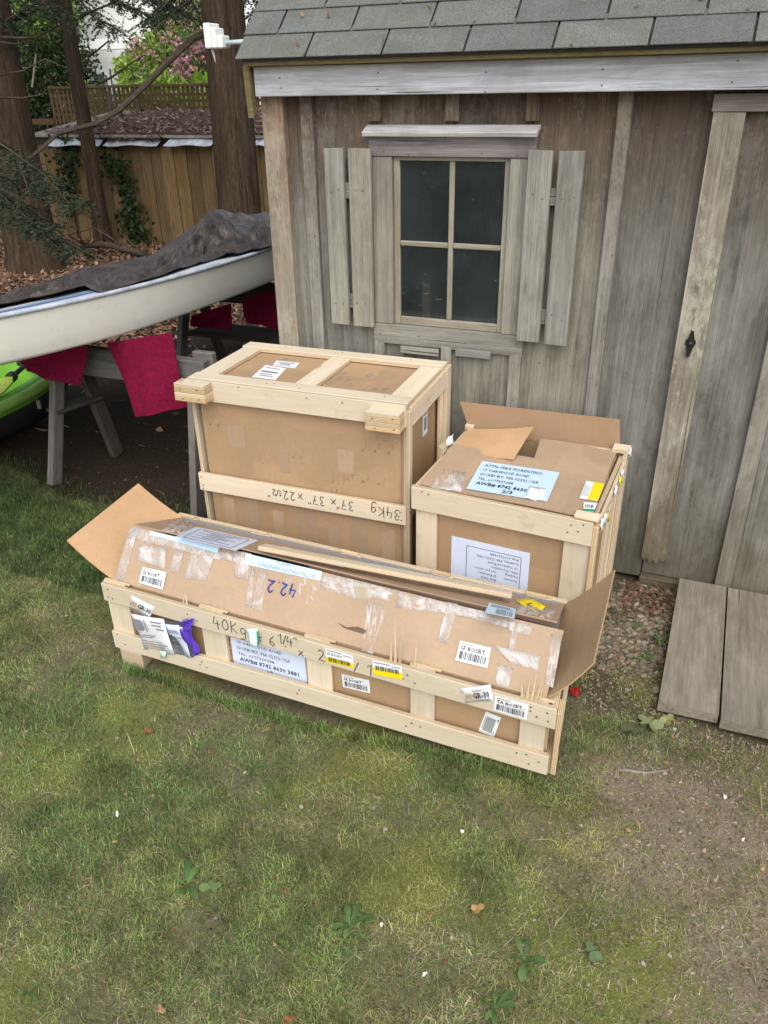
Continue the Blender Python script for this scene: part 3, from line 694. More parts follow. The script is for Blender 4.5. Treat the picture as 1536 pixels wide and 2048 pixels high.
# latch: turned iron button on a boss
lt = shed.sub('latch')
def lathe(name, mat, prof, c, ax, parent, seg=16):
    ax = unit(ax); a = unit(np.cross(ax, A(0.3, .2, 1))); b2 = np.cross(ax, a); V = []; n = len(prof)
    for (r, h) in prof:
        for k in range(seg): th = 2*math.pi*k/seg; V.append(A(*c)+ax*h+r*(math.cos(th)*a+math.sin(th)*b2))
    f = np.array([(i*seg+k, i*seg+(k+1) % seg, (i+1)*seg+(k+1) % seg, (i+1)*seg+k) for i in range(n-1) for k in range(seg)])
    return from_world(name, np.array(V), [f, np.array([list(range(seg))]), np.array([[(n-1)*seg+k for k in range(seg)]])], mat, parent, True)
lathe('latch_boss', 'iron', [(.019, 0), (.019, .006), (.013, .01), (.010, .022), (.005, .026), (.0005, .027)], (-.056, PY0-.001, 1.10), (0, -1, 0), lt)
poly_prism('latch_bar', 'iron', [(-.056+dx, PY0-.012, 1.10+dz) for dx, dz in ((-.004, .052), (.006, .046), (.014, .012), (.013, -.012), (.004, -.05), (-.006, -.052), (-.013, -.01), (-.011, .016))], (0, -.009, 0), lt)
# white bracket on a rod beyond the roof edge
br = Thing('white_bracket', 'white plastic stepped bracket on a pale rod jutting past the shed roof edge', 'bracket', (-1.86, 3.2, 2.15))
fbox('mounting_block', 'plasticw', (-2.087, -2.058), (3.16, 3.24), (2.118, 2.207), br, ch=.004); fbox('step_block', 'plasticw', (-2.0575, -2.035), (3.165, 3.235), (2.118, 2.190), br, ch=.004)
fbox('end_block', 'plasticw', (-2.0345, -2.008), (3.17, 3.23), (2.118, 2.163), br, ch=.004)
tube('rod', 'clearp', [(-2.007, 3.2, 2.137), (-1.93, 3.2, 2.139), (-1.852, 3.2, 2.141)], [.009, .009, .009], br, 10)
tube('drip_pin', 'plasticw', [(-2.078, 3.2, 2.117), (-2.074, 3.2, 2.10), (-2.068, 3.2, 2.07)], [.005, .0045, .002], br, 6)
fbox('clamp', 'plasticw', (-1.865, -1.8475), (3.18, 3.22), (2.12, 2.165), br, ch=.003)

# ================================================================== RAMP PLANKS
zr = .03
def rplank(pts, z, lab):
    P = [A(*p[:2], z) for p in pts]
    me_ = sheet('ramp_plank', 'ramp', P, None, .038, (1, 1))
    v = np.zeros(len(me_.o.data.vertices)*3, np.float32); me_.o.data.vertices.foreach_get('co', v); v = v.reshape(-1, 3)
    me_.o.data.attributes['g'].data.foreach_set('vector', (np.c_[v[:, 1], v[:, 0], v[:, 2]]+rng.random(3)*9).astype(np.float32).ravel())
    tag(me_, lab, 'plank')
rplank([(.064, 3.140), (.254, 3.140), (.251, 2.303), (.055, 2.295)], .034, 'wide grey ramp plank edging the gravel at the shed door')
rplank([(.2605, 3.140), (.47, 3.140), (.468, 2.29), (.2585, 2.283)], .032, 'wide grey ramp plank carrying a curled orange leaf below the door')
rplank([(.475, 3.140), (.70, 3.140), (.70, 2.28), (.473, 2.285)], .033, 'grey ramp plank farthest from the gravel strip at the shed door')

# ================================================================== CRATES
def nails(parent_plank, pts, n):
    for p in pts:
        lathe_nail(p, n, parent_plank)
_nail = []
def lathe_nail(p, n, parent):
    if not _nail:
        V = [(0, 0, .0012)]+[(.0032*math.cos(k*math.pi/3), .0032*math.sin(k*math.pi/3), .0012) for k in range(6)]+[(.0032*math.cos(k*math.pi/3), .0032*math.sin(k*math.pi/3), -.002) for k in range(6)]
        f = [np.array([(0, 1+k, 1+(k+1) % 6) for k in range(6)]), np.array([(1+k, 7+k, 7+(k+1) % 6, 1+(k+1) % 6) for k in range(6)])]
        _nail.append(fast_mesh('nail', np.array(V), f)); _nail[0].materials.append(M['nail'])
    o = bpy.data.objects.new('nail', _nail[0]); COL.objects.link(o); o.parent = parent.o
    o.location = A(*p)-parent.loc; o.rotation_euler = Vector(n).to_track_quat('Z', 'Y').to_euler()

for (x_, z_, y_) in SHED_NAILS: lathe_nail((x_+rng.normal(0, .004), y_+.0005, z_+rng.normal(0, .008)), (0, -1, 0), shed)
# ---------------- long low crate
FL = Frame((-1.928, 1.855, 0), (1.706, -.060, 0), (-.049, .572, 0)); LL, LD = 1.707, .574
lc = Thing('shipping_crate', 'long low slatted pine crate with peeling labels and handwriting 40Kg on its rail', 'crate', FL.p(LL/2, LD/2, 0), 'pale pine shipping crates in front of the shed')
T1 = .018
nF = np.cross(FL.B[0], A(0, 0, 1)); nF = nF if nF[1] < 0 else -nF      # outward normal of the front
def LF(px, py, v=0., ): return pln(px, py, FL.p(0, v, 0), nF)
rail_t = fbox('top_rail', 'crate', (0, LL), (0, T1), (.289, .366), lc, FL)
FLb = Frame(FL.p(0, 0, 0), (*(FL.B[0][:2]), .017), FL.B[1])
rail_b = fbox('bottom_rail', 'crate', (.003, LL-.008), (.0, T1), (.070, .148), lc, FLb)
# front posts behind the rails, where the photograph shows them
postpx = [((222, 1230), (265, 1243)), ((409, 1290), (456, 1301)), ((616, 1345), (665, 1357)), ((821, 1415), (870, 1428)), ((1039, 1462), (1091, 1474))]
posts = []
for a, c in postpx:
    ua = (LF(*a, v=T1)-FL.o)@FL.B[0]; uc = (LF(*c, v=T1)-FL.o)@FL.B[0]
    posts.append((ua, uc)); fbox('post', 'crate', (ua, uc), (T1+.0005, T1+.016), (.085, .368+rng.random()*.006), lc, FL, grain=2, wob=.001)
    fbox('cleat', 'crate_raw', (ua+.01, uc+.02), (T1+.0005, T1+.013), (.3685, .374), lc, FL)
rb = fbox('back_top_rail', 'crate', (-.005, LL-.03), (LD-T1, LD), (.289, .366), lc, FL); fbox('back_bottom_rail', 'crate', (0, LL), (LD-T1, LD), (.085, .16), lc, FL)
for px in ((405, 1040), (547, 1075), (735, 1112), (920, 1155), (1118, 1192)):
    p = gz(*px, .37); u = (p-FL.o)@FL.B[0]
    fbox('post', 'crate', (u-.045, u+.045), (LD-T1-.016, LD-T1-.0005), (.085, .37), lc, FL, grain=2); fbox('cleat', 'crate_raw', (u-.045, u+.03), (LD-T1-.016, LD-T1+.004), (.3705, .376), lc, FL, wob=.001)
for u, s in ((0, 1), (LL, -1)):
    ends = sorted((u, u+s*.018)); ends = (ends[0], ends[1])
    fbox('end_rail', 'crate', ends, (T1+.001, LD-T1-.001), (.292, .362), lc, FL); fbox('end_rail', 'crate', ends, (T1+.001, LD-T1-.001), (.09, .162), lc, FL)
    for v in (T1+.017, LD-T1-.09):
        e2 = sorted((u+s*.0185, u+s*.034)); fbox('end_post', 'crate_raw', tuple(e2), (v, v+.075), (.09, .362), lc, FL, grain=2)
# outer end boards on the right, layered plywood edges showing
fbox('end_board', 'crate_raw', (LL+.0005, LL+.016), (.004, .07), (.105, .352), lc, FL, grain=2); fbox('end_board', 'crate', (LL+.0005, LL+.014), (.074, LD-.01), (.105, .19), lc, FL)
for u in (.02, LL-.16):
    for v in (.004 if u < .1 else .05, LD-.1):
        zt = .066+.017*u; fbox('foot_block', 'crate', (u, u+.105), (v, v+.09), (zt-.095 if u > .1 else -.006, zt), lc, FL, ch=.004)
for k in range(5):
    v = .02+k*.115; fbox('base_board', 'crate', (.02, LL-.02), (v, v+.09), (.0685+.012, .083+.012), lc, FL)
for (px, py) in ((452, 1352), (430, 1347), (442, 1345)): pass
for (u, z, r) in ((.03, .345, rail_t), (.025, .31, rail_t), (.045, .308, rail_t), (.39, .335, rail_t), (.385, .31, rail_t), (.43, .318, rail_t), (.80, .34, rail_t), (.79, .315, rail_t), (1.235, .34, rail_t), (1.22, .32, rail_t), (1.26, .315, rail_t),
                  (1.63, .35, rail_t), (1.63, .335, rail_t), (1.65, .32, rail_t), (1.68, .345, rail_t), (1.685, .315, rail_t), (.03, .14, rail_b), (.06, .10, rail_b), (.42, .13, rail_b), (.41, .115, rail_b), (.44, .11, rail_b),
                  (.83, .14, rail_b), (.82, .12, rail_b), (1.25, .145, rail_b), (1.23, .125, rail_b), (1.28, .14, rail_b), (1.60, .155, rail_b), (1.63, .16, rail_b), (1.64, .125, rail_b), (1.67, .145, rail_b)):
    lathe_nail(FL.p(u, 0, z), nF, r)
# splintered wood standing up from the broken cleats
def splinter(p, d, L, w, parent, mat='crate_raw', name='splinter'):
    p = A(*p); d = unit(d); a = unit(np.cross(d, A(.3, 1, .2)))*w; b2 = np.cross(d, unit(a))*w*.5
    V = np.array([p-a-b2, p+a-b2, p+a+b2, p-a+b2, p+d*L*.6-a*.6, p+d*L*.6+a*.5, p+d*L*.6+b2, p+d*L])
    f = [np.array([(0, 1, 5, 4)]), np.array([(1, 2, 6), (1, 6, 5), (2, 3, 6), (3, 0, 6), (0, 4, 6), (4, 5, 7), (5, 6, 7), (6, 4, 7)])]
    return from_world(name, V, f, mat, parent, False, V-V[0])
for (u, L, tx) in ((1.175, .09, -.02), (1.19, .17, -.02), (1.205, .21, .03), (1.255, .11, .06), (.385, .05, -.05), (.37, .03, .1), (1.615, .07, .02), (1.63, .10, .05), (1.642, .085, .15), (1.60, .05, -.1), (1.652, .05, .1)):
    splinter(FL.p(u, .012, .368), (tx, .05, 1), L, .004, lc)
fbox('torn_shaving', 'crate', (1.2, 1.245), (-.004, .0), (.33, .376), lc, Frame(FL.o, (1, -.06, .25), FL.B[1], (-.25, 0, 1)))
# carton inside with raised gable of flaps
ct = Thing('cardboard_carton', 'long cardboard carton inside the low crate, its end flaps folded open', 'carton', FL.p(LL/2, LD/2, .1), 'opened cardboard cartons')
c0, c1, d0, d1 = .037, LL-.037, .036, LD-.036
def cbody(name, F, a, b2, c, parent, mat='card'):
    return fbox(name, mat, a, b2, c, parent, F, ch=.004)
fbox('carton_wall', 'card', (c0, c1), (d0, d0+.005), (.098, .362), ct, FL, grain=0); fbox('carton_wall', 'card', (c0, c1), (d1-.005, d1), (.098, .362), ct, FL, grain=0)
fbox('carton_wall', 'card', (c0, c0+.005), (d0+.0055, d1-.0055), (.098, .362), ct, FL); fbox('carton_wall', 'card', (c1-.005, c1), (d0+.0055, d1-.0055), (.098, .362), ct, FL)
fbox('carton_floor', 'card', (c0+.006, c1-.006), (d0+.006, d1-.006), (.097, .102), ct, FL)
RL = gx(262, 1052, FL.p(c0, .2, 0)[0]-.012); RR = gz(1128, 1262, RL[2]-.004)
BLp = FL.p(c0, d0, .363); BRp = FL.p(c1, d0, .363); KL = FL.p(c0, d1, .363); KR = FL.p(c1, d1, .363)
def wv(u, v): return .002*math.sin(u*9)+.001*math.sin(u*23+1)*(1-v)
flap_f = sheet('front_flap', 'card_pink', [RL, RR, BRp, BLp], ct, .005, (24, 4), wv, False)
kl = A(*RL)+A(.01, .006, .003); kr = A(*RR)+A(-.025, .012, .013)
flap_b = sheet('rear_flap', 'card_dark', [KL, KR, kr, kl], ct, .005, (16, 3), lambda u, v: .002*math.sin(u*8+2)*v)
# dark corrugated edge of the rear flap along the ridge
e0 = kl+(kr-kl)*.47; e1 = kr
sheet('corrugated_edge', 'corrugated', [e0+A(0, -.003, .001), e1+A(0, -.003, .001), e1+A(0, -.002, -.012), e0+A(0, -.002, -.009)], flap_b, .002)
# end flaps, swung up and outward
LFl = gy(133.5, 1082, BLp[1]+.01); LFr = gy(276, 968, KL[1]-.02)
sheet('end_flap', 'card_in', [LFl, LFr, KL, BLp], ct, .005, (4, 4), lambda u, v: .008*math.sin(v*3))
RFl = gy(1189, 1328, BRp[1]+.02); RFr = gy(1231, 1141, KR[1]-.02)
sheet('end_flap', 'card', [RFr, RFl, BRp, KR], ct, .005, (4, 4), lambda u, v: .008*math.sin(v*3))
tag(fbox('foam_block', 'foam', (c0+.03, c1-.004), (d0+.02, d1-.02), (.11, .395), None, FL, ch=.02), 'grey foam padding bulging under the flaps of the long carton', 'foam')
nFF = np.cross(A(*RR)-A(*RL), BLp-A(*RL)); nFF = unit(nFF); nFF = nFF if nFF[2] > 0 else -nFF
def FFp(px, py): return pln(px, py, A(*RL)+nFF*.0088, nFF)
nBF = unit(np.cross(kr-kl, KL-kl)); nBF = nBF if nBF[2] > 0 else -nBF
def BFp(px, py): return pln(px, py, kl+nBF*.007, nBF)
def c1p(x, y): return (120+x*.2604, 940+y*.2604)
def c2p(x, y): return (380+x*.2604, 1060+y*.2604)
def c3p(x, y): return (640+x*.2344, 1100+y*.2344)
def c4p(x, y): return (860+x*.2604, 1120+y*.2604)
def c7p(x, y): return (330+x*.3906, 660+y*.3906)
def c8p(x, y): return (780+x*.3255, 780+y*.3255)
def quad(fn, conv, pts): return [fn(*conv(*p)) for p in pts]
def code_label(parent, q, txt='SE BOSRT', mat='white_paper', name='barcode_label'):
    o, fl = label(parent, q, mat, name)
    write_print(fl, [(txt, .07, .42, .20, {'bold': True}), ('4 Sep 14', .62, .22, .07), ('11/3', .8, .42, .08)], o, 'ink')
    bars_code(fl, .08, .92, .50, .88, o); rules_print(fl, [(.08, .45, .10, .14)], o); return o
# labels on the front flap
code_label(ct, quad(FFp, c1p, [(635, 745), (818, 785), (788, 920), (605, 865)])); code_label(ct, quad(FFp, c4p, [(232, 618), (470, 675), (440, 830), (195, 770)]))
o, fl = label(ct, quad(FFp, c2p, [(1000, 390), (415, 262), (430, 180), (1015, 318)]), 'blue_paper', 'address_strip')
write_print(fl, [('ATTN: MIKE FIORENTINO', .07, .50, .42, {'w': .74}), ('13 OAKWOOD', .34, .98, .3, {'w': .25})], o, 'ink_soft')
label(ct, quad(FFp, c1p, [(695, 468), (1225, 595), (1208, 636), (690, 496)]), 'blue_paper', 'address_strip')
hw = Flat(quad(FFp, c2p, [(815, 530), (500, 455), (520, 360), (835, 435)])); handwrite(hw, [('42.2', .05, 1.0, 1.0)], flap_f, 'ink_blue', .006)
def rip(fn, conv, pts, name='packing_tape', parent=ct, n=8, mat='tape'):
    q = quad(fn, conv, pts)
    sheet(name, mat, q, parent, .0006, (n, 3), lambda u, v: .002*math.sin(u*17+v*5)+.0025, True)
for pts in ([(600, 570), (820, 600), (800, 760), (600, 690)], [(880, 600), (950, 615), (905, 790), (835, 775)], [(1010, 600), (1190, 640), (1120, 850), (950, 830)], [(545, 425), (1240, 605), (1225, 690), (520, 520)], [(535, 440), (600, 455), (480, 860), (420, 845)]):
    rip(FFp, c1p, pts)
for pts in ([(330, 150), (470, 180), (440, 390), (340, 360)], [(470, 290), (500, 295), (460, 600), (420, 585)], [(700, 320), (1000, 390), (950, 600), (730, 470)], [(1010, 330), (1400, 420), (1360, 545), (1000, 460)], [(520, 300), (600, 320), (540, 640), (470, 600)]):
    rip(FFp, c2p, pts)
for pts in ([(400, 430), (575, 470), (450, 890), (345, 855)], [(20, 190), (620, 330), (610, 440), (20, 340)], [(650, 345), (1400, 520), (1400, 590), (640, 490)]):
    rip(FFp, c3p, pts)
for pts in ([(590, 460), (790, 500), (770, 590), (600, 540)], [(480, 650), (850, 740), (830, 850), (600, 780)], [(520, 790), (640, 830), (600, 980), (495, 955)], [(930, 560), (1015, 580), (945, 980), (880, 960)], [(640, 470), (690, 480), (640, 700), (600, 690)]):
    rip(FFp, c4p, pts)
for pts in ([(0, 105), (420, 205), (410, 262), (0, 160)], [(1010, 330), (1536, 455), (1530, 530), (1005, 400)]): rip(FFp, c2p, pts, n=16)
rip(FFp, c4p, [(0, 290), (600, 460), (595, 520), (0, 370)], n=16)
rip(FFp, c3p, [(1080, 440), (1180, 460), (1080, 800), (1000, 780)])
# a gouge torn in the front flap
p = [FFp(*c2p(x, y)) for x, y in ((1130, 708), (1200, 745), (1290, 742), (1355, 770), (1340, 800), (1260, 778), (1180, 752))]
poly_from('torn_gouge', np.array(p), [tuple(range(7))], M['corrugated'], flap_f)
# labels on the rear flap
o, fl = label(ct, quad(BFp, c1p, [(1045, 437), (1525, 541), (1350, 620), (885, 512)]), 'lilac_paper', 'packing_list')
rules_print(fl, [(.10, .90, .10, .13), (.10, .90, .90, .93), (.10, .115, .13, .9), (.885, .9, .13, .9)]+[(.18+.3*(k % 2)*.5, .8-.1*(k % 3), .2+.09*k, .235+.09*k) for k in range(7)], o)
o, fl = label(ct, quad(BFp, c2p, [(715, 128), (1190, 235), (1180, 290), (660, 180)]), 'lilac_paper', 'packing_list')
rules_print(fl, [(.2, .85, .3, .36), (.25, .7, .5, .56)], o)
o, fl = label(ct, quad(BFp, c4p, [(455, 328), (660, 378), (648, 448), (420, 402)]), 'blue_paper', 'barcode_label'); bars_code(fl, .35, .95, .45, .95, o, 14, 'ink_soft'); rules_print(fl, [(.1, .8, .12, .2), (.1, .9, .26, .32)], o)
o, fl = label(ct, quad(BFp, c4p, [(655, 310), (765, 292), (890, 365), (825, 402)]), 'yellow', 'torn_yellow_label', curl=.006); rules_print(fl, [(.2, .7, .4, .45)], o, 'ink')
rip(BFp, c4p, [(700, 330), (980, 380), (930, 450), (660, 400)])
rip(BFp, c1p, [(870, 375), (1050, 400), (990, 500), (780, 460)])
# loose plank lying on top
pa, pb = BFp(516, 1108), BFp(1020, 1205)
lpk = tag(bar('loose_plank', 'crate', pa+nBF*.016+A(0, .020, 0), pb+nBF*.016+A(0, .020, 0), .072, .016, np.cross(nBF, unit(pb-pa))), 'loose pale pine slat lying across the flaps of the long carton', 'plank')
# ---- labels and writing on the crate front
def RF(px, py): return LF(px, py, v=-.0005)
PB = FL.p(0, d0, 0)
def CFp(px, py): return pln(px, py, PB+nF*.001, nF)
hw = Flat(quad(RF, c2p, [(100, 690), (880, 860), (880, 970), (100, 810)]))
fr = Flat([FL.p(0, 0, .366), FL.p(LL, 0, .366), FL.p(LL, 0, .289), FL.p(0, 0, .289)])
def ru(px, py):
    p = RF(px, py)-FL.o; return (p@FL.B[0])/LL
handwrite(fr, [('40Kg', ru(427, 1250), .72, .62, 1.05), ('<', ru(515, 1272), .75, .45), ('6', ru(538, 1288), .85, .6), ('1/4"', ru(556, 1282), .55, .52, .95), ('x', ru(596, 1300), .95, .5), ('2', ru(636, 1318), .88, .6), ('/', ru(708, 1338), .92, .5), ('1', ru(734, 1340), .92, .62)], rail_t, 'ink', .0032)
def yl(conv, pts, txt, split=.5):
    q = quad(RF, conv, pts); o, fl = label(lc, q, 'white_paper', 'yellow_banded_label')
    V, F = grid_patch(fl, 0, 1, split, 1, .0012); poly_from('yellow_band', V, [tuple(f) for f in F], M['yellow'], o)
    write_print(fl, [(txt, .05, .42, .16)] if txt else [], o); rules_print(fl, [(.05, .6, .08, .14), (.65, .95, .15, .21)], o, off=.0018); bars_code(fl, .08, .92, .58 if txt else .32, .9 if txt else .62, o, 22, 'ink', .0022); return o
yl(c2p, [(1040, 905), (1250, 965), (1258, 1060), (1048, 1012)], 'SE BOSRT', .62); yl(c3p, [(448, 940), (697, 990), (706, 1107), (452, 1058)], '', .5)
code_label(ct, quad(CFp, c3p, [(185, 1058), (420, 1112), (428, 1222), (198, 1167)]))
o, fl = label(lc, quad(RF, c4p, [(225, 988), (465, 955), (490, 1080), (275, 1102)]), 'white_paper', 'routing_label', curl=.003)
write_print(fl, [('JOS', .12, .68, .3, {'w': .2}), ('GR-30', .36, .70, .36, {'bold': True, 'w': .56})], o, 'ink', .0055); rules_print(fl, [(.1, .9, .82, .9), (.4, .7, .2, .25)], o, off=.005)
code_label(lc, quad(RF, c4p, [(502, 1040), (757, 1112), (742, 1228), (486, 1152)]), 'TA BOSRT')
o, fl = label(ct, quad(CFp, c4p, [(430, 1162), (546, 1212), (490, 1362), (372, 1312)]), 'white_paper', 'barcode_card')
V, F = grid_patch(fl, .18, .78, .18, .86, .0012); poly_from('dense_barcode', V, [tuple(f) for f in F], M['grey_code'], o); rules_print(fl, [(.1, .14, .2, .8), (.86, .95, .12, .25), (.86, .9, .7, .85)], o)
o, fl = label(lc, quad(RF, c1p, [(545, 960), (728, 1052), (690, 1138), (528, 1060)]), 'white_paper', 'routing_label', curl=.003)
write_print(fl, [('JOS', .06, .62, .3, {'w': .25}), ('GR-30', .38, .62, .34, {'bold': True, 'w': .58})], o, 'ink', .0055); rules_print(fl, [(.08, .9, .78, .86)], o, off=.005)
# address sheet on the carton behind the rails
q = quad(CFp, c2p, [(312, 822), (882, 975), (905, 1200), (340, 1040)]); o, fl = label(ct, q, 'lilac_paper', 'address_label')
q2 = [fl.q[0]+(fl.q[0]-fl.q[3])*.35, fl.q[1]+(fl.q[1]-fl.q[2])*.35, fl.q[2], fl.q[3]]
write_print(fl, [('13 OAKWOOD ROAD', .08, .14, .10, {'w': .62}), ('DUXBURY, MA 02332 USA', .08, .35, .11, {'w': .72}), ('TEL: 6177339388', .08, .53, .09, {'w': .5}), ('AWB# 8742 8630 3881', .10, .74, .13, {'bold': True, 'w': .80}), ('1/3', .5, .93, .11, {'bold': True, 'c': 1})], o, 'ink')
hwp = Flat(quad(CFp, c2p, [(265, 790), (320, 800), (330, 960), (270, 940)])); handwrite(hwp, [('2', .1, .55, .4), ('x', .3, 1., .35)], o, 'ink', .003)
# document pouch, waybill, purple strip, mint tag
q = quad(RF, c1p, [(548, 1098), (800, 1140), (892, 1412), (655, 1375)]); o, fl = label(lc, q, 'white_paper', 'waybill', curl=.008, off=.004)
rules_print(fl, [(.05, .3, .10, .40), (.38, .42, .08, .42), (.6, .94, .08, .12), (.6, .9, .18, .21), (.7, .95, .28, .31), (.06, .5, .55, .58), (.2, .6, .50, .53), (.1, .75, .66, .685), (.1, .9, .73, .755), (.12, .8, .80, .825), (.1, .7, .87, .89)], o, off=.0135)
q = quad(RF, c1p, [(805, 1178), (940, 1190), (1015, 1440), (885, 1405)]); o2, fl = label(lc, q, 'lilac_paper', 'shipping_form', curl=.006, off=.003)
rules_print(fl, [(.15, .7, .15, .18), (.15, .75, .21, .24), (.5, .8, .36, .39), (.3, .7, .46, .48)], o2, off=.0115); bars_code(fl, .2, .75, .60, .9, o2, 16, 'ink_soft', .0115)
q = quad(RF, c1p, [(800, 1150), (1000, 1180), (1030, 1440), (890, 1410)]); label(lc, q, 'pouch', 'document_pouch', off=.001)
sheet('purple_strip', 'purple', quad(RF, c1p, [(975, 1125), (1040, 1140), (1035, 1215), (925, 1200)]), lc, .002, (6, 6), lambda u, v: -.012-.012*math.sin(u*6+v*4), True)
sheet('purple_strip', 'purple', quad(RF, c1p, [(930, 1205), (1025, 1210), (1080, 1410), (1040, 1408)]), lc, .002, (4, 8), lambda u, v: -.008-.010*math.sin(u*7+v*5), True)
mt = sheet('peeling_tag', 'mint', quad(RF, c2p, [(432, 752), (528, 752), (538, 872), (488, 860)]), lc, .001, (4, 4), lambda u, v: -.004-.02*v*v, True)
sheet('tag_back', 'green_st', quad(RF, c2p, [(528, 752), (545, 775), (550, 850), (538, 872)]), lc, .001, (2, 2), lambda u, v: -.014, True)
sheet('paper_scrap', 'mint', quad(RF, c1p, [(785, 1370), (835, 1380), (825, 1430), (792, 1425)]), lc, .001, (2, 2), lambda u, v: -.014, True)
# red printed tag lying on the ground at the crate's end
rt_ = [gz(*p, float(ground_z(-.19, 2.2))+.012) for p in ((1140, 1374), (1163, 1373), (1155, 1394), (1141, 1390))]
tag(sheet('red_tag', 'red', rt_, None, .002, (3, 3), lambda u, v: .004*math.sin(u*4+v*3)), 'torn red printed tag lying on the soil by the long crate', 'tag')

# ---------------- big tall crate
FB = Frame((-1.935, 2.53, 0), (.955, .018, 0), (-.02, .545, 0)); BW, BD, BH = .955, .548, .94
bc = Thing('shipping_crate', 'tall square pine crate standing on edge with two foot blocks jutting out at its top', 'crate', FB.p(BW/2, BD/2, 0), 'pale pine shipping crates in front of the shed')
nB = np.cross(FB.B[0], A(0, 0, 1)); nB = nB if nB[1] < 0 else -nB
r1 = fbox('front_top_rail', 'crate', (0.0, BW), (0, .02), (.852, .9385), bc, FB); r2 = fbox('front_middle_rail', 'crate', (0, BW), (0, .018), (.434, .517), bc, FB)
r3 = fbox('front_bottom_rail', 'crate', (0, BW), (0, .02), (.01, .095), bc, FB)
for (u0, u1) in ((-.016, .128), (.815, .952)):
    z0 = .866 if u0 < .1 else .849
    blk = Frame(FB.o, FB.B[0], FB.B[1])
    for k in range(4):
        zz = .074/4; fbox('foot_block', 'crate' if k % 2 else 'crate_raw', (u0+.001*k, u1-.001*(k % 2)), (-.062, -.0005), (z0+k*zz, z0+(k+1)*zz-.0006), bc, FB, grain=1, ch=.0015)
    for q_ in ((.02, .05), (.1, .055), (.03, .012), (.105, .015)): lathe_nail(FB.p(u0+q_[0]+.01, -.062, z0+q_[1]), nB, bc)
# top face: front and back boards, three cross boards
t1 = fbox('top_board', 'crate', (.0, BW), (.0205, .095), (.921, .9395), bc, FB); t2 = fbox('top_board', 'crate', (.0, BW), (BD-.075, BD), (.921, .9415), bc, FB)
for u in (.005, .45, BW-.095): fbox('cross_board', 'crate', (u, u+.09), (.096, BD-.076), (.919, .9365), bc, FB, grain=1)
for (u, v) in ((.35, .05), (.38, .06), (.5, .04), (.2, BD-.03), (.45, BD-.04), (.48, BD-.03), (.85, .06), (.8, BD-.03)): lathe_nail(FB.p(u, v, .9395 if v < .2 else .9415), (0, 0, 1), t1 if v < .2 else t2)
for (u, z, r) in ((.015, .50, r2), (.02, .46, r2), (.018, .445, r2), (.93, .49, r2), (.925, .47, r2), (.935, .455, r2), (.25, .93, r1), (.55, .92, r1), (.7, .92, r1)): lathe_nail(FB.p(u, 0, z), nB, r)
# side frames: posts set behind the front rails, and rear posts
for u0, u1 in ((.002, .017), (BW-.017, BW-.002)):
    fbox('side_post', 'crate', (u0, u1), (.021, .085), (.005, .919), bc, FB, grain=2); fbox('side_post', 'crate', (u0, u1), (BD-.085, BD-.001), (.005, .919), bc, FB, grain=2)
    s = .0175 if u0 < .1 else -.0175
    fbox('side_rail', 'crate', (u0, u1), (.086, BD-.086), (.84, .919), bc, FB); fbox('side_rail', 'crate', (u0, u1), (.086, BD-.086), (.43, .51), bc, FB); fbox('side_rail', 'crate', (u0, u1), (.086, BD-.086), (.01, .09), bc, FB)
fbox('side_post', 'crate', (BW-.0015, BW+.014), (BD-.05, BD+.012), (.0, .928), bc, FB, grain=2); fbox('side_post', 'crate', (BW-.0015, BW+.014), (.004, .03), (.0, .915), bc, FB, grain=2)
fbox('side_rail', 'crate', (BW-.0015, BW+.012), (.032, BD-.052), (.842, .922), bc, FB)
fbox('back_rail', 'crate', (0, BW), (BD+.0005, BD+.016), (.84, .92), bc, FB); fbox('back_rail', 'crate', (0, BW), (BD+.0005, BD+.016), (.01, .09), bc, FB)
cb = Thing('cardboard_carton', 'closed cardboard carton held inside the tall square crate', 'carton', FB.p(BW/2, BD/2, .02))
bx0, bx1, by0, by1, bz1 = .036, BW-.030, .030, BD-.024, .9175
body = fbox('carton_body', 'card', (bx0, bx1), (by0, by1), (.012, bz1), cb, FB, ch=.006)
fbox('layered_edge', 'card_dark', (bx1+.0005, bx1+.010), (by0+.004, by0+.012), (.02, .905), cb, FB, grain=2)
def BTp(px, py): return gz(px, py, bz1+.001)
def BFr(px, py): return pln(px, py, FB.p(0, by0, 0)+nB*.001, nB)
o, fl = label(cb, quad(BTp, c7p, [(570, 157), (690, 168), (665, 196), (552, 182)]), 'white_paper', 'small_label'); rules_print(fl, [(.1, .85, .2, .3), (.25, .7, .45, .6), (.1, .8, .75, .82)], o)
o, fl = label(cb, quad(BTp, c7p, [(515, 180), (620, 197), (565, 256), (445, 240)]), 'white_paper', 'printed_label'); rules_print(fl, [(.15, .8, .15, .2), (.1, .85, .42, .54), (.15, .7, .65, .7), (.2, .8, .78, .83)], o)
tp = Flat([FB.p(.9, .10, bz1), FB.p(.04, .10, bz1), FB.p(.04, .46, bz1), FB.p(.9, .46, bz1)])
handwrite(tp, [('WNU', .42, .92, .11), ('W', .75, .95, .1), ('NW', .38, .70, .13, 1.3), ('GW', .36, .50, .11, 1.6), ('24"', .10, .30, .12, 1.3), ('x', .28, .30, .1), ('xx', .38, .3, .12, 2.2), ('0', .24, .72, .12), ('2', .32, .45, .1)], body, 'ink_soft', .0035)
for pts in ([(615, 600), (720, 585), (722, 660), (620, 655)], [(1000, 550), (1190, 575), (1190, 640), (1010, 620)], [(930, 715), (1150, 750), (1150, 800), (935, 770)], [(180, 400), (310, 420), (300, 500), (190, 480)], [(850, 690), (925, 700), (925, 840), (850, 825)], [(480, 610), (545, 615), (540, 690), (485, 685)]):
    rip(BFr, c7p, pts, parent=cb, mat='tape_flat')
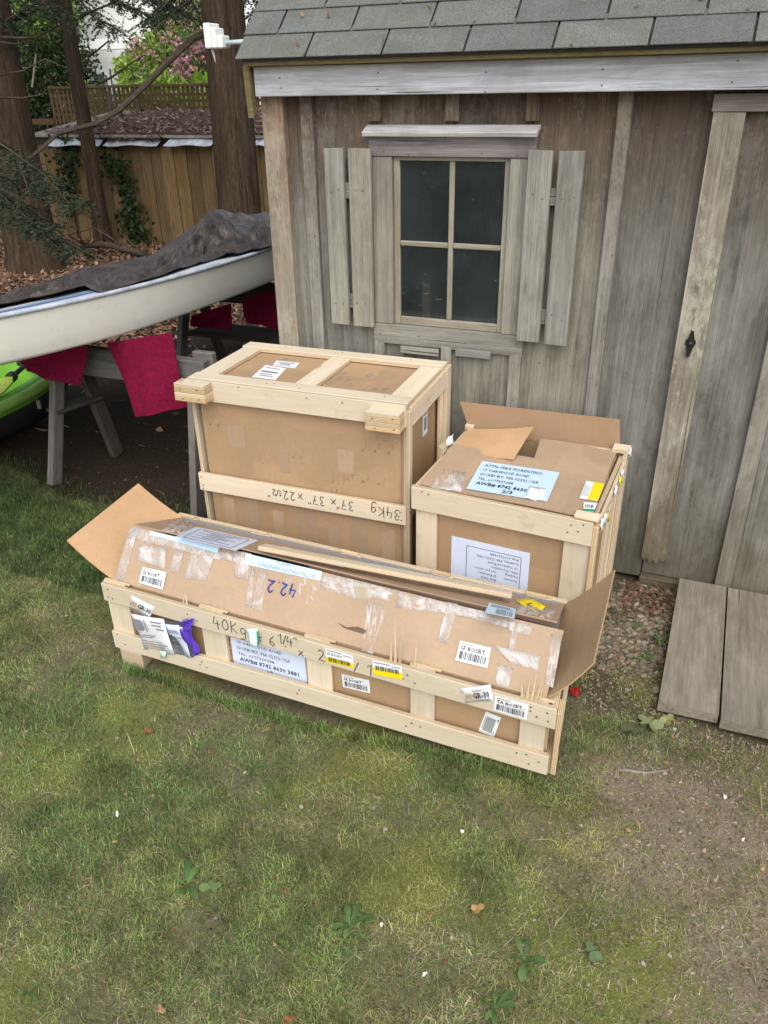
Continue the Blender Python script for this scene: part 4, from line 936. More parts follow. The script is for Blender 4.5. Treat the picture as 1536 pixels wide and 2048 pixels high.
for k, (a_, w_, z_) in enumerate(((.06, .05, .40), (.16, .07, .42), (.30, .05, .38), (.42, .09, .41), (.56, .05, .36), (.66, .08, .42), (.80, .06, .39), (.35, .05, .62), (.62, .07, .66), (.12, .08, .70))):
    u_ = bx0+a_; z1_ = z_ if z_ < .5 else z_+.05; z0_ = z1_-(.16+.05*(k % 3) if z_ < .5 else .10)
    fbox('paper_tape', 'card_dark' if k % 2 else 'card_pink', (u_, u_+w_), (by0-.0012, by0-.0003), (z0_, z1_), cb, FB, ch=.0003)
for pts in ([(240, 682), (345, 697), (340, 704), (238, 690)], [(1078, 846), (1135, 866), (1131, 873), (1076, 855)]): rip(BFr, c7p, pts, parent=cb)
o, fl = label(cb, [FB.p(bx1+.001, .30, .80), FB.p(bx1+.001, .36, .80), FB.p(bx1+.001, .36, .69), FB.p(bx1+.001, .30, .69)], 'white_paper', 'small_label'); rules_print(fl, [(.15, .85, .12, .2), (.2, .8, .3, .8)], o)
fm = Flat([FB.p(BW, 0, .434), FB.p(0, 0, .434), FB.p(0, 0, .517), FB.p(BW, 0, .517)])      # read upside down
def fu(px, py): p = pln(px, py, FB.o, nB)-FB.o; return 1-(p@FB.B[0])/BW
handwrite(fm, [('34Kg', fu(800, 1030), .80, .55, 1.0), ('37"', fu(708, 1012), .82, .52), ('x', fu(672, 1005), .8, .5), ('37"', fu(650, 1002), .82, .52), ('x', fu(606, 990), .8, .55), ('22', fu(590, 985), .82, .52), ('1/2', fu(563, 980), .78, .36), ('"', fu(540, 978), .8, .5)], r2, 'ink', .0035)

# ---------------- smaller crate at the right
FS = Frame((-.92, 2.443, 0), (.672, -.046, 0), (.022, .685, 0)); SW, SD, SZ = .674, .655, .668
sc_ = Thing('shipping_crate', 'small cube pine crate against the shed wall with pale blue address sheet on top', 'crate', FS.p(SW/2, SD/2, 0), 'pale pine shipping crates in front of the shed')
nS = np.cross(FS.B[0], A(0, 0, 1)); nS = nS if nS[1] < 0 else -nS
s1 = fbox('front_rail', 'crate', (0, SW), (0, .02), (.574, .668), sc_, FS, wob=.001); fbox('front_rail', 'crate', (0, SW), (0, .02), (.03, .12), sc_, FS)
fbox('front_post', 'crate', (.012, .098), (.0205, .038), (.02, .66), sc_, FS, grain=2); fbox('front_post', 'crate', (SW-.098, SW-.004), (.0205, .038), (.02, .66), sc_, FS, grain=2)
fbox('back_rail', 'crate', (0, SW), (SD-.02, SD), (.574, .668), sc_, FS); fbox('back_rail', 'crate', (0, SW), (SD-.02, SD), (.03, .12), sc_, FS)
for u0, u1 in ((.002, .018), (SW-.018, SW-.002)):
    fbox('side_rail', 'crate', (u0, u1), (.0385, SD-.0205), (.60, .662), sc_, FS, wob=.001); fbox('side_rail', 'crate', (u0, u1), (.0385, SD-.0205), (.03, .11), sc_, FS)
    fbox('side_post', 'crate', (u0, u1), (SD-.10, SD-.0205), (.112, .598), sc_, FS, grain=2)
fbox('side_post', 'crate_raw', (SW-.0015, SW+.016), (.0, .045), (.02, .655), sc_, FS, grain=2); fbox('side_post', 'crate', (SW-.0015, SW+.015), (SD-.085, SD-.01), (.02, .675), sc_, FS, grain=2)
fbox('side_post', 'crate', (SW-.0015, SW+.014), (.26, .33), (.02, .60), sc_, FS, grain=2); fbox('side_rail', 'crate', (SW+.0002, SW+.013), (.047, SD-.088), (.61, .655), sc_, FS, wob=.001)
fbox('skid', 'crate_raw', (SW-.0015, SW+.02), (.15, SD), (.0, .018), sc_, FS)
fbox('corner_block', 'crate', (SW-.07, SW+.012), (.001, .05), (.6685, .682), sc_, FS, wob=.002); fbox('corner_block', 'crate', (SW-.05, SW+.014), (SD-.06, SD), (.676, .692), sc_, FS, wob=.002)
fbox('corner_block', 'crate', (0, .04), (SD-.06, SD-.005), (.6685, .69), sc_, FS, wob=.002); fbox('corner_block', 'crate', (-.012, .012), (.31, .36), (.64, .70), sc_, FS, wob=.002)
for (u, z) in ((.045, .655), (.07, .65), (.60, .645), (.625, .625), (.64, .655), (.59, .615)): lathe_nail(FS.p(u, 0, z), nS, s1)
cs = Thing('cardboard_carton', 'cube cardboard carton inside the small crate, lid torn open with one flap upright', 'carton', FS.p(SW/2, SD/2, .03))
sx0, sx1, sy0, sy1 = .021, SW-.026, .041, SD-.026; sz = .660
cw = fbox('carton_wall', 'card', (sx0, sx1), (sy0, sy0+.005), (.03, sz), cs, FS, grain=0); fbox('carton_wall', 'card', (sx0, sx1), (sy1-.005, sy1), (.03, sz), cs, FS, grain=0)
fbox('carton_wall', 'card', (sx0, sx0+.005), (sy0+.0055, sy1-.0055), (.03, sz), cs, FS); fbox('carton_wall', 'card', (sx1-.005, sx1), (sy0+.0055, sy1-.0055), (.03, sz), cs, FS)
fbox('carton_floor', 'card', (sx0+.006, sx1-.006), (sy0+.006, sy1-.006), (.03, .035), cs, FS)
tag(fbox('foam_block', 'foam', (sx0+.02, sx1-.02), (sy0+.02, sy1-.02), (.04, .60), None, FS, ch=.02), 'grey foam packing glimpsed in the gap of the small carton lid', 'foam')
zt = .667
P = lambda u, v, z: FS.p(u, v, z)
flf = sheet('front_flap', 'card_pink', [P(sx0, sy0+.375, zt+.006), P(sx1, sy0+.365, zt+.004), P(sx1, sy0-.012, zt), P(sx0, sy0-.012, zt)], cs, .005, (12, 6), lambda u, v: .005*math.sin(u*3.1)*math.sin(v*3.1)+.002*math.sin(u*7))
sheet('side_flap', 'card_in', [P(sx0+.0, sy1-.03, zt+.002), P(sx0+.285, sy1-.04, zt+.055), P(sx0+.27, sy0+.31, zt+.016), P(sx0+.0, sy0+.34, zt-.002)], cs, .005, (10, 4), lambda u, v: -.008*u*(1-v)+.006*math.sin(u*3.1))
sheet('side_flap', 'card_pink', [P(sx0+.315, sy1-.03, zt+.012), P(sx1-.002, sy1-.03, zt+.004), P(sx1-.002, sy0+.31, zt-.001), P(sx0+.345, sy0+.30, zt-.001)], cs, .005, (8, 4), lambda u, v: -.006*math.sin(u*3))
yb_ = P(.3, sy1, 0)[1]
fq = [gy(920, 803, yb_+.045), gy(1240, 838.6, yb_+.045), gy(1240.6, 907, yb_-.002), gy(941, 863, yb_-.002)]
sheet('rear_flap', 'card_deep', fq, cs, .005, (10, 4), lambda u, v: .006*math.sin(u*4)*(1-v))
sheet('side_wrap', 'card_pink', [P(sx1-.001, sy0, zt), P(sx1+.0005, sy0+.36, zt+.002), P(sx1+.006, sy0+.36, zt-.05), P(sx1+.006, sy0, zt-.05)], cs, .003)
def STp(px, py): return gz(px, py, zt+.006)
def SFp(px, py): return pln(px, py, FS.p(0, sy0, 0)+nS*.001, nS)
o, fl = label(cs, quad(STp, c8p, [(565, 440), (1042, 510), (965, 690), (468, 610)]), 'blue_paper', 'address_label', off=.003)
write_print(fl, [('ATTN: MIKE FIORENTINO', .07, .19, .085, {'w': .74}), ('13 OAKWOOD ROAD', .07, .35, .085, {'w': .60}), ('DUXBURY, MA 02332 USA', .07, .51, .085, {'w': .74}), ('TEL: 6177339388', .07, .66, .075, {'w': .45}), ('AWB# 8742 8630 3881', .08, .82, .095, {'bold': True, 'w': .82}), ('2/3', .5, .96, .09, {'bold': True, 'c': 1})], o, 'ink', .005)
sheet('crumpled_sticker', 'white_paper', quad(STp, c8p, [(855, 600), (955, 615), (945, 690), (822, 675)]), o, .001, (5, 5), lambda u, v: -.006-.004*math.sin(u*9)*math.sin(v*8), True)
q = quad(STp, c8p, [(1205, 563), (1317, 583), (1275, 690), (1163, 670)]); o, fl = label(cs, q, 'white_paper', 'yellow_banded_label', off=.004)
V, F = grid_patch(fl, .45, 1, 0, 1, .0055); poly_from('yellow_band', V, [tuple(f) for f in F], M['yellow'], o); rules_print(fl, [(.06+.07*k, .075+.07*k, .2+.03*k, .85) for k in range(5)], o, off=.0055)
q = quad(STp, c8p, [(1190, 695), (1275, 700), (1250, 755), (1185, 752)]); o, fl = label(cs, q, 'white_paper', 'green_banded_label', off=.004)
V, F = grid_patch(fl, 0, 1, .75, 1, .0055); poly_from('green_band', V, [tuple(f) for f in F], M['green_st'], o); write_print(fl, [('1918', .08, .62, .34, {'bold': True, 'w': .7})], o, 'ink', .006)
q = quad(SFp, c8p, [(852, 1215), (860, 1003), (380, 895), (372, 1100)])
qa = SFp(*c8p(862, 1003)); qb = SFp(*c8p(380, 895)); down = A(0, 0, -1)*.20
o, fl = label(cs, [qa+down, qb+down, qb, qa], 'lilac_paper', 'packing_list')
rules_print(fl, [(.10, .80, .86, .87), (.10, .107, .0, .86), (.793, .80, .0, .86)], o, 'ink')
write_print(fl, [('Ph# 6177339388', .13, .82, .05, {'w': .36}), ('Duxbury, MA 02332 USA', .13, .725, .055, {'w': .53}), ('13 Oakwood Road', .13, .63, .055, {'w': .38}), ('Mike Fiorentino', .13, .54, .055, {'w': .34}), ('Packing', .13, .45, .05, {'w': .16}), (': 1pc per carton', .38, .45, .05, {'w': .30}), ('Factory', .13, .35, .05, {'w': .16}), (': JS Furniture', .38, .36, .05, {'w': .26}), ('End Table', .40, .27, .05, {'w': .2}), ('Item Desc', .13, .17, .05, {'w': .2}), (': Faux Marble', .38, .19, .05, {'w': .28})], o, 'ink')
for pts in ([(560, 380), (800, 410), (780, 440), (555, 420)], [(1020, 560), (1140, 600), (1135, 615), (1020, 580)], [(290, 480), (470, 500), (440, 620), (250, 600)], [(1180, 480), (1330, 500), (1290, 560), (1150, 540)]): rip(STp, c8p, pts, parent=cs)
# torn paper and yellow scraps stuck along the crate's right side
for (v, z, m, s) in ((.03, .665, 'white_paper', .035), (.09, .655, 'white_paper', .03), (.14, .63, 'yellow', .03), (.30, .665, 'white_paper', .035), (.40, .66, 'yellow', .025), (.44, .672, 'white_paper', .02), (SD-.05, .695, 'white_paper', .03)):
    q = [FS.p(SW+.020, v, z), FS.p(SW+.020, v+s, z+.004), FS.p(SW+.026, v+s*.9, z-s), FS.p(SW+.022, v-.004, z-s*1.2)]
    sheet('torn_label', m, q, sc_, .001, (3, 3), lambda u, v_: .005*math.sin(u*5+v_*7), True)
sheet('torn_label', 'white_paper', [FS.p(-.006, .40, .70), FS.p(.01, .43, .715), FS.p(.015, .42, .67), FS.p(-.008, .39, .665)], sc_, .001, (3, 3), lambda u, v: .006*math.sin(u*6+v*5), True)

# ================================================================== BOAT, TARP, SAWHORSES, CARPET, KAYAK
# hull sections along the boat: station y, half beam, centre x
def boat_section(t):
    """t 0 bow .. 1 stern -> y, centre x, half beam, keel z, deck-edge z"""
    y = 1.62+4.2*t; cx = -3.36+.19*t
    hb = .60*(1-(1-min(t/.55, 1))**2.1)**.62 if t > 0 else 0.
    hb = max(hb, .012)*(1-.22*max(0, (t-.6)/.4)**1.6)
    zk = .757+.13*max(0, (.42-t)/.42)**1.7; ze = 1.095+.05*(1-t)**2-.015*math.sin(math.pi*t)
    return y, cx, hb, zk, ze
def deck_h(a, zk, ze): return ze-(ze-zk)*.62*(1-a)/2+.03*(1-a*a)
boat = Thing('sailboat', 'small cream-hulled sailboat resting on sawhorses beside the shed', 'boat', (-3.28, 3.6, .74))
NS, NA = 44, 15
V = []; 
prof = [(1.0, 1.0), (.99, .80), (.972, .58), (.952, .385), (.94, .345), (.7, .235), (.35, .10), (0, 0), (-.35, .03), (-.7, .075), (-.93, .09), (-.95, .12), (-.975, .25), (-1, .38)]   # share of beam, share of depth; heeled away from the shed
for s in range(NS+1):
    y, cx, hb, zk, ze = boat_section(s/NS)
    for (a, b_) in prof: V.append((cx+a*hb, y, zk+(ze-zk)*b_))
n = len(prof); f = np.array([(s*n+k, s*n+k+1, (s+1)*n+k+1, (s+1)*n+k) for s in range(NS) for k in range(n-1)])
from_world('hull', np.array(V), [f, np.array([[NS*n+k for k in range(n)]])], 'hull', boat, True)
V = []; nd = 9
for s in range(NS+1):
    y, cx, hb, zk, ze = boat_section(s/NS)
    for k in range(nd): a = -1+2*k/(nd-1); V.append((cx+a*hb*.985, y, deck_h(a, zk, ze)+.004))
from_world('deck', np.array(V), np.array([(s*nd+k, s*nd+k+1, (s+1)*nd+k+1, (s+1)*nd+k) for s in range(NS) for k in range(nd-1)]), 'deck', boat, True)
for side in (1, -1):
    pts = []; 
    for s in range(0, NS+1, 2): y, cx, hb, zk, ze = boat_section(s/NS); pts.append((cx+side*(hb+.002), y, deck_h(side, zk, ze)+.001))
    tube('gunwale_trim', 'flash', pts, [.012]*len(pts), boat, 6)
for (a0, a1) in ((.84, .76), (.70, .67)):
    V = []
    for s in range(1, NS-4):
        y, cx, hb, zk, ze = boat_section(s/NS)
        for a in (a0, a1): V.append((cx+a*hb*.985, y, deck_h(a, zk, ze)+.0065))
    m = len(V)//2; from_world('deck_stripe', np.array(V), np.array([(2*k, 2*k+1, 2*k+3, 2*k+2) for k in range(m-1)]), 'blue', boat, True)
def deck_z(P):
    out = []
    for (x_, y_, z_) in P:
        t_ = (y_-1.62)/4.2
        if t_ <= 0 or t_ >= 1: out.append(0.); continue
        y2, cx, hb, zk, ze = boat_section(t_); a_ = (x_-cx)/hb; out.append(deck_h(max(-1, min(1, a_)), zk, ze)+.004 if abs(a_) < 1.04 else 0.)
    return np.array(out)
# tarp: its outer edge and ridge follow the photographed silhouette on the boat's own planes
ridge_px = [(-60, 640), (0, 598), (60, 572), (150, 543), (240, 522), (320, 510), (352, 502), (375, 488), (400, 452), (430, 420), (480, 424), (545, 434)]
edge_px = [(-60, 640), (0, 607), (60, 594), (110, 588), (170, 572), (205, 588), (260, 572), (330, 548), (380, 528), (430, 512), (480, 506), (547, 494)]
R = []; Eg = []
for (a, b_) in zip(ridge_px, edge_px):
    R.append(gx(*a, -3.22)); e = gz(*b_, 1.11); Eg.append(e)
R = np.array(R); Eg = np.array(Eg)
R[:, 2] = np.clip(R[:, 2], 1.05, 1.75)
tt = np.linspace(0, len(R)-1, 230); ip = lambda Q: np.stack([np.interp(tt, np.arange(len(Q)), Q[:, k]) for k in range(3)], 1)
R = ip(R); Eg = ip(Eg); far = R.copy(); far[:, 0] -= .80; far[:, 2] = np.minimum(R[:, 2]-.3, .80); cols = []
for w in np.linspace(0, 1, 46):
    P = Eg*(1-w)+R*w; P[:, 2] += .05*w*(1-w)
    rdg = 1-np.abs(2*vnoise(tt*1.5+w*6, tt*.4-w*5, 15)-1); rd2 = 1-np.abs(2*vnoise(tt*.6-w*9, w*4+tt*.9, 16)-1)
    am = .38+.62*sstep(5.2, 7.6, tt); rd3 = 1-np.abs(2*vnoise(tt*4.3+w*15, w*11-tt*2.2, 17)-1)
    fold = (.08*(rdg-.6)+.07*(rd2-.6)+.02*(rd3-.6))*min(1, w*6+.15)*am*(1-.75*w**3)+am*(.02*np.sin(tt*1.1+w*5)*w*(1-w)*2+.028*(vnoise(tt*.9, np.full(230, w*7), 5)-.5)+.03*(vnoise(tt*2.3, np.full(230, w*13), 6)-.5)*(w > .04))
    P[:, 2] += fold; P[:, 2] = np.maximum(P[:, 2], deck_z(P)+.008+.5*np.maximum(fold, 0)); cols.append(P)
for w in np.linspace(.08, 1, 14):
    P = R*(1-w)+far*w; P[:, 2] += .02*(vnoise(tt*1.3, np.full(230, w*7+9), 7)-.5)*w; P[:, 2] = np.maximum(P[:, 2], deck_z(P)+.018); cols.append(P)
V = np.stack(cols, 1); nr, nc = V.shape[:2]
V = V.reshape(-1, 3); f = np.array([(r*nc+c, r*nc+c+1, (r+1)*nc+c+1, (r+1)*nc+c) for r in range(nr-1) for c in range(nc-1)])
tp_ = from_world('boat_tarp', np.r_[V, V-A(0, 0, .003)], np.r_[f, f[:, ::-1]+len(V)], 'tarp', None, True, np.r_[V, V])
tag(tp_, 'crumpled dark brown tarp draped over the deck of the sailboat', 'tarp')
#tube('mast_spar', 'flash', [(-3.42, 2.6, 1.13), (-3.40, 4.2, 1.15), (-3.36, 5.6, 1.16)], [.03, .03, .03], boat, 10)
# near sawhorse
sh = Thing('sawhorse', 'grey wooden sawhorse under the near half of the sailboat', 'sawhorse', (-2.85, 3.26, 0), 'sawhorses carrying the boat')
fbox('beam', 'saw', (-3.62, -2.34), (3.225, 3.265), (.60, .755), sh, ch=.004); fbox('beam', 'saw', (-3.60, -2.36), (3.2655, 3.303), (.61, .75), sh, ch=.004); fbox('beam', 'saw', (-2.46, -2.335), (3.304, 3.342), (.655, .78), sh, ch=.004)
for (x, y0, y1, w) in ((-3.33, 3.03, 3.19, .075), (-2.31, 2.97, 3.16, .085)): bar('leg', 'saw', (x, y0, -.01), (x+(.06 if x < -3 else -.05), y1+.01, .70), .04, w, (1, 0, 0), sh)
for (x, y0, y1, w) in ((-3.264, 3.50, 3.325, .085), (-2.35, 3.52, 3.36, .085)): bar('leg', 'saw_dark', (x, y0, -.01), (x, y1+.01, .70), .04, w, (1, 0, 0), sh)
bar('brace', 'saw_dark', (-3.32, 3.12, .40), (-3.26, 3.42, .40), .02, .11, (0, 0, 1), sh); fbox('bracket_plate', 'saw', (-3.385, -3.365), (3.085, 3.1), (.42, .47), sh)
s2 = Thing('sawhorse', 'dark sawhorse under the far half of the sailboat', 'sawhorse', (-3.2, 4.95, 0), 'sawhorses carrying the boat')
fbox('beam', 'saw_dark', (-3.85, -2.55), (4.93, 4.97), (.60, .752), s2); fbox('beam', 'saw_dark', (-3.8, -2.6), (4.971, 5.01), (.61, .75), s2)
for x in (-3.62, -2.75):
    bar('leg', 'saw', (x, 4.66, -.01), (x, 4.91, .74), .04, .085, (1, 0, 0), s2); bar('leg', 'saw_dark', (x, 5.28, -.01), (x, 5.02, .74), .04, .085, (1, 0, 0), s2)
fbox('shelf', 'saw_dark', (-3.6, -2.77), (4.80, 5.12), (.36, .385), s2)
# carpet pads hung over the beams
def carpet(px, y, lab, seed):
    P = [gy(*p, y) for p in px]; c = np.mean(P, 0)
    pts = []
    n = len(P)
    # densify outline into a quad grid by bilinear on four corners, edges wavy
    q = P
    def wv2(u, v): return .018*math.sin(u*5+seed+v*1.5)*v+.007*math.sin(u*14+v*4+seed)*v+.006*math.sin(v*7+seed*2+u*3)
    tag(sheet('carpet_pad', 'carpet', q, None, .004, (14, 10), wv2, False), lab, 'carpet')
carpet([(35, 712), (178, 690), (160, 772), (52, 742)], 3.10, 'short magenta carpet scrap hanging from the beam near the kayak', 1)
carpet([(216, 685), (342, 665), (372, 816), (276, 832)], 3.18, 'long magenta carpet flap hanging beside the tall crate', 2)
carpet([(382, 632), (463, 606), (462, 662), (384, 652)], 4.90, 'dark magenta carpet scrap on the far sawhorse under mid hull', 3)
carpet([(486, 596), (560, 575), (560, 660), (492, 645)], 4.90, 'dark magenta carpet scrap on the far sawhorse by the shed corner', 4)
# kayak
kq = Thing('kayak', 'lime green plastic kayak lying on the ground beyond the boat', 'kayak', (-5.2, 3.95, 0))
KO = A(-4.30, 1.36, 0); KD = unit(A(.01, 1, 0)); KN = A(-KD[1], KD[0], 0); KLn = 2.9
def kay(s):
    t = s/KLn; e = min(t, 1-t)*2; w = .385*math.sin(math.pi/2*min(1, e*1.7))**.7 if e > 0 else 0; return max(w, .02), .29+.10*(1-e)**3, .02+.16*(1-min(1, e*2.4))**2
V = []; V2 = []; nk = 40
kp = [(1, 1), (1.0, .8), (.93, .45), (.75, .14), (.4, 0), (0, 0)]; kp = kp+[(-a, b_) for a, b_ in kp[-2::-1]]
for i_ in range(nk+1):
    s = KLn*i_/nk; w, zt_, zb_ = kay(s)
    for a, b_ in kp: V.append(KO+KD*s+KN*(-a*w)+A(0, 0, zb_+(zt_-.05-zb_)*b_))
    for a, dz in ((1.0, -.06), (1.03, -.02), (1.0, .02), (.86, .035), (.70, .02), (.55, -.06 if .2 < s < KLn-.2 else .02), (.3, -.10 if .3 < s < KLn-.3 else .03), (0, -.10 if .3 < s < KLn-.3 else .04)): V2.append(KO+KD*s+KN*(-a*w)+A(0, 0, zt_+dz))
    for a, dz in ((.3, -.10 if .3 < s < KLn-.3 else .03), (.55, -.06 if .2 < s < KLn-.2 else .02), (.70, .02), (.86, .035), (1.0, .02), (1.03, -.02), (1.0, -.06)): V2.append(KO+KD*s+KN*(a*w)+A(0, 0, zt_+dz))
def loft(n, m): return np.array([(i_*m+k, i_*m+k+1, (i_+1)*m+k+1, (i_+1)*m+k) for i_ in range(n) for k in range(m-1)])
from_world('lower_hull', np.array(V), loft(nk, len(kp)), 'blackp', kq, True); from_world('deck_shell', np.array(V2), loft(nk, 15), 'kayak', kq, True)
for sd_ in (1, -1):
    pts = []
    for i_ in range(0, nk+1): w, zt_, zb_ = kay(KLn*i_/nk); pts.append(KO+KD*KLn*i_/nk+KN*(sd_*w*1.0)+A(0, 0, zt_+.0))
    tube('rim', 'kayak_rim', pts, [.035]*len(pts), kq, 8)
pd = Thing('kayak_paddle', 'kayak paddle with black shaft and neon yellow blade lying on the green kayak', 'paddle', (-4.3, 3.9, .33))
a_ = gz(48, 733, .36); b_ = gz(20, 757, .35); c_ = gz(-25, 792, .34)
tube('shaft', 'blackp', [a_+(a_-b_)*3, a_, b_], [.016, .016, .016], pd, 8); tube('drip_ring', 'blackp', [b_+(a_-b_)*.02, b_+(a_-b_)*.2], [.035, .035], pd, 10)
bl = unit(c_-b_); bw = unit(np.cross(bl, A(0, 0, 1)))
P_ = [b_+bl*s*.42+bw*w for s, w in ((0, .02), (.2, .06), (.6, .085), (.95, .06), (1, 0), (.95, -.06), (.6, -.085), (.2, -.06), (0, -.02))]
poly_prism('blade', 'neon', P_, (0, 0, .012), pd)

# ================================================================== BACKGROUND: OUTBUILDING, LATTICE, HOUSE
YO = 9.85
ob = Thing('outbuilding', 'low tan plank outbuilding with needle-covered roof and metal flashing behind the boat', 'outbuilding', (-8, YO, 0))
x = -13.2
while x < -3.6:
    w = .175+rng.random()*.04; zt_ = 1.33
    fbox('wall_board', 'tanboard', (x, x+w-.008), (YO+rng.normal(0, .004), YO+.022), (-.02, zt_), ob, grain=2, ch=.004); x += w
# dark backing added to stand in for shade in the board gaps
fbox('dark_gap_backing', 'saw_dark', (-13.2, -3.6), (YO+.04, YO+.06), (0, 1.3), ob)
zE = gy(300, 268, YO-.1)[2]; zU = gy(300, 221, YO+1.75)[2]
OR = Frame((0, YO-.12, zE-.02), (1, 0, 0), (0, 1.87, zU-zE), (0, -(zU-zE), 1.87))
xl = gy(55, 242, YO-.1)[0]
fbox('roof_panel', 'slab', (xl, -3.5), (0, 1.9), (-.03, .012), ob, OR, ch=.006)
V = []; nn = 120; mm = 14
for i_ in range(nn+1):
    for k in range(mm+1):
        u = xl+.55+(8.9-3.3)*0+(-3.5-xl-.55)*i_/nn; v = 1.86*k/mm; h_ = .014+.035*float(vnoise(u*3, v*3, 41))*float(sstep(0, .12, k/mm)); V.append(OR.p(u-.55*(k/mm)*0, v, h_))
from_world('needle_mat', np.array(V), loft(nn, mm+1), 'litter', ob, True)
def on_plane(Fr, n, u0, u1, v0, v1, h, size, cols, parent, name):
    P = np.array([Fr.p(rng.uniform(u0, u1), v0+(v1-v0)*rng.random()**1.3, h+rng.random()*.012) for _ in range(n)]); D = np.array([unit(Fr.B[0]*rng.normal()+Fr.B[1]*rng.normal()+Fr.B[2]*abs(rng.normal(0, .3))) for _ in range(n)])*size*rng.uniform(.5, 1.4, (n, 1)); W = np.cross(D, Fr.B[2])*rng.uniform(.15, .35, (n, 1)); a_ = rng.integers(0, len(cols), n); C = np.array(cols)[a_]*rng.uniform(.6, 1.4, (n, 1))
    V, F = diamond_leaves(P, D, W); o = from_world(name, V, F, 'dead', parent, False, None, C.repeat(4, 0)); o.o['kind'] = 'stuff'
on_plane(OR, 2600, xl+.3, -3.5, 0, 1.85, .03, .09, [(.13, .075, .06), (.09, .055, .045), (.22, .15, .13), (.30, .24, .21)], ob, 'leaf_debris')
on_plane(Frame((0, YO-.16, zE-.075)), 260, gy(205, 285, YO-.13)[0], gy(325, 285, YO-.13)[0], 0, .12, .0, .09, [(.10, .06, .045), (.16, .10, .08)], ob, 'leaf_debris')
on_plane(ROOF, 190, -1.8, 1.7, 0, 1.2, .014, .022, [(.20, .11, .05), (.28, .17, .09), (.14, .12, .07)], roof, 'fallen_needle')
for (a, c) in ((100, 205), (210, 320), (331, 428), (505, 540)):
    xa = gy(a, 285, YO-.13)[0]; xc = gy(c, 285, YO-.13)[0]; z0 = gy((a+c)/2, 292, YO-.13)[2]; z1 = gy((a+c)/2, 279, YO-.13)[2]
    sheet('flashing_strip', 'flash', [(xa+.05, YO-.05, z1+.015), (xc, YO-.05, z1+.02), (xc-.02, YO-.19, z0+.01), (xa, YO-.19, z0)], ob, .004, (8, 2), lambda u, v: .012*math.sin(u*9), False)
fbox('eave_beam', 'saw_dark', (-13.2, -3.6), (YO-.05, YO-.001), (1.331, zE-.055), ob)
for x in (-13.2, -3.62):
    fbox('side_wall', 'tanboard', (x, x+.02), (YO+.07, YO+1.7), (0, 1.3), ob)
# lattice fence further back
YL = 13.0
zl0 = 0.9; zl1 = gy(300, 174, YL)[2]; xa = gy(100, 190, YL)[0]; xb = gy(560, 190, YL)[0]
lf = Thing('lattice_fence', 'dark brown square lattice fence behind the outbuilding roof', 'fence', ((xa+xb)/2, YL, 0))
S, K, q, t = cb_template()
def many_boxes(name, mat, boxes, parent, stuff=True):
    Vs = []; Fs = []
    bq = np.array([(0, 1, 3, 2), (4, 6, 7, 5), (0, 4, 5, 1), (2, 3, 7, 6), (0, 2, 6, 4), (1, 5, 7, 3)])
    for i_, (a, b2, c) in enumerate(boxes):
        Vs.append(np.array([(x, y, z) for x in a for y in b2 for z in c])); Fs.append(bq+8*i_)
    V = np.concatenate(Vs); o = from_world(name, V, np.concatenate(Fs), mat, parent, False, V)
    if stuff: o.o['kind'] = 'stuff'
    return o
bx = []; p_ = .098
k = 0
while xa+k*p_ < xb: bx.append(((xa+k*p_, xa+k*p_+.058), (YL-.008, YL), (zl0, zl1))); k += 1
z = zl0
while z < zl1-.05: bx.append(((xa, xb), (YL+.0005, YL+.009), (z, z+.045))); z += .10
many_boxes('lattice_panel', 'lattice', bx, lf)
fbox('top_rail', 'lattice', (xa, xb), (YL-.03, YL+.03), (zl1, zl1+.04), lf); fbox('bottom_rail', 'lattice', (xa-6, xb), (YL-.03, YL+.03), (zl0-.06, zl0), lf)
x = xa
while x < xb: fbox('fence_post', 'lattice', (x-.045, x+.045), (YL+.03, YL+.12), (0, zl1+.05), lf, grain=2); x += 1.9
x = xa-6
while x < xb: fbox('fence_board', 'lattice', (x, x+.14), (YL-.01, YL+.01), (0, zl0-.07), lf, grain=2); x += .15
fbox('low_rail', 'lattice', (xa-6, xa-.01), (YL-.03, YL+.03), (1.45, 1.55), lf)
for px_ in (208, 218, 262): 
    p = gy(px_, 140, YL-.2); tag(tube('garden_stake', 'iron', [(p[0], YL-.2, 0), (p[0]+.01, YL-.2, 1.2), (p[0]+.02, YL-.2, gy(px_, 138 if px_ > 210 else 150, YL-.2)[2])], [.022, .02, .014], None, 6), {208: 'shorter of the paired thin dark stakes before the lattice fence', 218: 'taller of the paired thin dark stakes before the lattice fence', 262: 'lone thin dark stake before the lattice fence under the bare limb'}[px_], 'stake', 'thin stakes at the lattice')
# white house
YH = 21.
hx0 = gy(90, 120, YH)[0]; hx1 = hx0+9.5
ho = Thing('house', 'bright white clapboard house with porch columns seen through the trees', 'house', ((hx0+hx1)/2, YH, 0))
fbox('wall', 'house', (hx0, hx1), (YH, YH+.2), (0, 5.2), ho, ch=.01)
for x in np.arange(hx0+.6, hx1, 1.55):
    fbox('porch_column', 'shade', (x, x+.22), (YH-1.0, YH-.8), (0, 3.0), ho, grain=2, ch=.01)
fbox('porch_beam', 'house', (hx0, hx1), (YH-1.05, YH-.75), (3.001, 3.25), ho)
for x in np.arange(hx0+1.2, hx1-1, 2.3):
    w = ho.sub('window'); fbox('frame', 'house', (x-.06, x+.96), (YH-.05, YH-.001), (1.0, 2.5), w); fbox('pane', 'winglass', (x, x+.9), (YH-.06, YH-.051), (1.06, 2.44), w)
RH = Frame((0, YH-.4, 5.1), (1, 0, 0), (0, 1, .8), (0, -.8, 1)); fbox('roof', 'hroof', (hx0-.4, hx1+.4), (0, 4.2), (0, .1), ho, RH)

